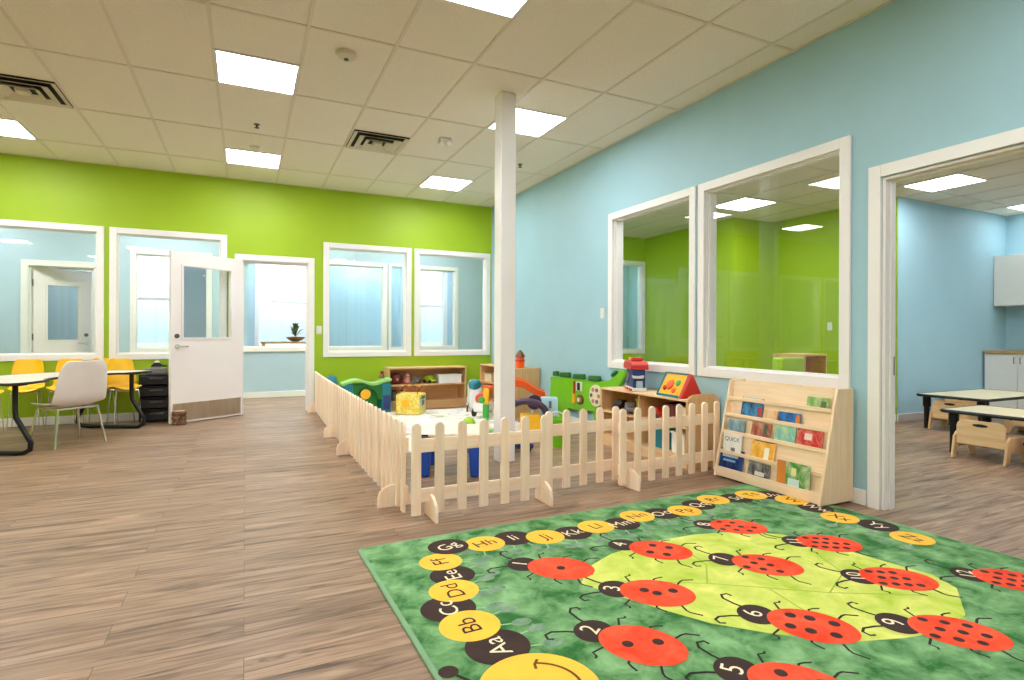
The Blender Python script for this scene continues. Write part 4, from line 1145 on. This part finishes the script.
def cube_chair(loc, rz, label, group='low wooden chairs in the next room'):
    """low toddler chair: solid side panels, curved back with a hand slot; sitter faces local +Y"""
    t = thing('toddler_chair', label, 'toddler chair', loc, rz, group)
    w = .21
    for s in (-1, 1):
        a, b = sorted((s * w, s * (w - .022)))
        pts = [(-.20, 0), (-.135, 0), (-.10, .10), (.07, .10), (.11, 0), (.175, 0), (.17, .13), (.15, .20), (.09, .23), (-.06, .235), (-.115, .24), (-.16, .20)]
        MB().prism(pts, 'X', a, b).build('side_panel', M['birch_seat'], t, bevel=.006)
        MB().lathe([(.016, -.001), (.016, .001)], (s * (w + .0005), .10, .17), 12, axis='X').build('grip_hole', M['black'], t)
    MB().box(-w + .022, w - .022, -.11, .13, .125, .143).build('seat', M['birch_seat_h'], t, bevel=.005)
    # solid back; a dark inset gives the slot its shade
    bk = MB(); z0, z1 = .135, .355
    def col(x0, x1, za, zb): bk.box(x0, x1, -.150, -.132, za, zb)
    pts = [(-w + .024, z0), (w - .024, z0)] + [(w - .024, z1 - .06)] + [(w - .084 + .06 * math.cos(R(a)), z1 - .06 + .06 * math.sin(R(a))) for a in (30, 60, 90)] + [(-w + .084 + .06 * math.cos(R(a)), z1 - .06 + .06 * math.sin(R(a))) for a in (90, 120, 150)] + [(-w + .024, z1 - .06)]
    bk.prism(pts, 'Y', -.150, -.132)
    bk.build('backrest', M['birch_seat_h'], t, bevel=.005)
    MB().prism([(.06 * math.cos(R(a)) * (1) , .315 + .014 * math.sin(R(a))) for a in range(0, 360, 20)], 'Y', -.1512, -.1308).build('hand_slot_shade', M['vent_dark'], t)
    return t
cube_chair((6.06, 2.72, 0), R(-90), 'low wooden chair with hand slot, its back to the cased opening')
cube_chair((6.06, 2.18, 0), R(-90), 'low wooden chair cut by the right edge of the photo')
cube_chair((7.60, 3.73, 0), R(-90), 'low wooden chair at the left end of the further cream table')
cube_chair((8.75, 4.20, 0), R(178), 'low wooden chair behind the further cream table')
cube_chair((8.1, 3.25, 0), R(4), 'low wooden chair between the two cream tables')
def base_cabinet(y0, y1, label):
    t = thing('base_cabinet', label, 'cabinet', (XA - .016, (y0 + y1) / 2, 0), 0, 'white base cabinets')
    w = (y1 - y0) / 2
    MB().box(-.60, 0, -w, w, .10, .87).box(-.54, 0, -w, w, 0, .10).build('cabinet_body', M['cabinet'], t)
    for s in (-1, 1):
        a, b = sorted((s * .003, s * (w - .004)))
        d = MB().box(-.621, -.601, a, b, .115, .855).build('cabinet_door', M['cabinet'], t, bevel=.003)
        yy = s * .035
        MB().tube([(-.621, yy, .74), (-.645, yy, .74), (-.645, yy, .82), (-.621, yy, .82)], .005, 8).build('cabinet_handle', M['dark_steel'], d)
base_cabinet(3.62, 4.40, 'white base cabinet against the blue wall in the next room, at its left end')
base_cabinet(2.82, 3.60, 'white base cabinet to the right of the end one, outside the photo')
t = MB().box(XA - .66, XA - .016, 2.80, 4.404, .872, .912).build('worktop', M['counter'], None, bevel=.003)
tag(t, 'butcher-block worktop on the white base cabinets in the next room', 'worktop')
def wall_cab(y0, y1, label):
    t = thing('wall_cabinet', label, 'cabinet', (XA - .002, (y0 + y1) / 2, 0), 0, 'white wall cabinets')
    w = (y1 - y0) / 2
    MB().box(-.33, 0, -w, w, 1.56, 2.29).build('cabinet_body', M['cabinet'], t)
    for s in (-1, 1):
        a, b = sorted((s * .002, s * (w - .002)))
        MB().box(-.351, -.331, a, b, 1.56, 2.29).build('cabinet_door', M['cabinet'], t, bevel=.003)
wall_cab(3.54, 4.415, 'white wall cabinet above the wooden worktop in the next room')
# green-room furniture seen through the larger pane
t = thing('cube_seat', 'lime green padded seat back behind the larger right-hand pane', 'seat', (5.5, 4.35, 0), R(5))
MB().box(-.21, .21, -.06, .06, .36, .87).build('seat_back', M['lime_plastic'], t, bevel=.02)
MB().box(-.21, .21, -.40, -.06, .12, .36).build('seat_cushion', M['lime_plastic'], t, bevel=.02)
for sx in (-.18, .18):
    for sy in (-.37, .03): MB().lathe([(.02, 0), (.02, .12)], (sx, sy, 0), 10).build('leg', M['maple'], t)
open_shelf('storage_shelf', 'wooden shelf unit at the right of the larger pane, in the green room', (5.93, 4.75, 0), R(5), .44, .40, .90, .5)

# corridor: planter table seen through the doorway
t = thing('side_table', 'wooden side table behind the glazing seen through the doorway', 'table', (.78, 12.2, 0))
MB().box(-.5, .5, -.25, .25, .92, .96).build('tabletop', M['counter'], t, bevel=.004)
for sx in (-.45, .45):
    for sy in (-.2, .2): MB().box(sx - .025, sx + .025, sy - .025, sy + .025, 0, .92).build('leg', M['maple'], t)
t = thing('potted_plant', 'small potted plant on the table seen through the doorway', 'plant', (.92, 12.1, .9605))
MB().lathe([(.07, 0), (.16, .05), (.18, .09), (.10, .10), (0, .10)], n=20).build('pot', M['brown_toy'], t)
pl = MB()
for k in range(16):
    a = k * 2.4; r_ = .10 + .05 * (k % 3); hh = .16 + .06 * (k % 4)
    pl.sheet([[(0, 0, .10), (.004 * math.sin(a), .004 * math.cos(a), .10)], [(r_ * .5 * math.cos(a) - .03 * math.sin(a), r_ * .5 * math.sin(a) + .03 * math.cos(a), hh), (r_ * .5 * math.cos(a) + .03 * math.sin(a), r_ * .5 * math.sin(a) - .03 * math.cos(a), hh)],
              [(r_ * math.cos(a), r_ * math.sin(a), hh + .04), (r_ * math.cos(a) + .004, r_ * math.sin(a), hh + .04)]], .002)
pl.build('leaves', plain('dusky_leaf', (70, 74, 54), .6), t)

# ------------------------------------------------------------------ world
w = bpy.data.worlds.new('sky'); SC.world = w; w.use_nodes = True
nt = w.node_tree; bg = nt.nodes['Background']
tc = N(nt, 'ShaderNodeTexCoord'); sp = N(nt, 'ShaderNodeSeparateXYZ'); rp = N(nt, 'ShaderNodeValToRGB')
e = rp.color_ramp.elements
e[0].position = .0; e[0].color = lin((176, 200, 212)) + (1,)
e[1].position = .09; e[1].color = lin((250, 252, 255)) + (1,)
x = e.new(.04); x.color = lin((206, 224, 232)) + (1,)
nt.links.new(tc.outputs['Generated'], sp.inputs[0]); nt.links.new(sp.outputs['Z'], rp.inputs['Fac']); nt.links.new(rp.outputs['Color'], bg.inputs['Color'])
bg.inputs['Strength'].default_value = .85

# ------------------------------------------------------------------ camera
f_px, yaw, roll, v0 = 561.17, 25.435, .2205, 334.8
cam = bpy.data.cameras.new('camera'); co = bpy.data.objects.new('camera', cam); COL.objects.link(co)
cam.sensor_width = 36; cam.sensor_fit = 'HORIZONTAL'; cam.lens = f_px * 36 / 1024; cam.shift_y = -(340 - v0) / 1024
cam.clip_start = .05; cam.clip_end = 300
th = R(yaw); fw = Vector((math.sin(th), math.cos(th), 0)); rt = Vector((math.cos(th), -math.sin(th), 0)); up = Vector((0, 0, 1))
c_, s_ = math.cos(R(roll)), math.sin(R(roll))
cr = rt * c_ + up * s_; cu = -rt * s_ + up * c_
co.matrix_world = Matrix(((cr.x, cu.x, -fw.x, 0), (cr.y, cu.y, -fw.y, 0), (cr.z, cu.z, -fw.z, EYE), (0, 0, 0, 1)))
SC.camera = co

# ------------------------------------------------------------------ rendering look
SC.view_settings.view_transform = 'Standard'
SC.view_settings.look = 'None'
SC.view_settings.gamma = 1
SC.view_settings.use_curve_mapping = False
SC.view_settings.exposure = 1.39
SC.cycles.transparent_max_bounces = 24
SC.cycles.max_bounces = 10
SC.cycles.diffuse_bounces = 6
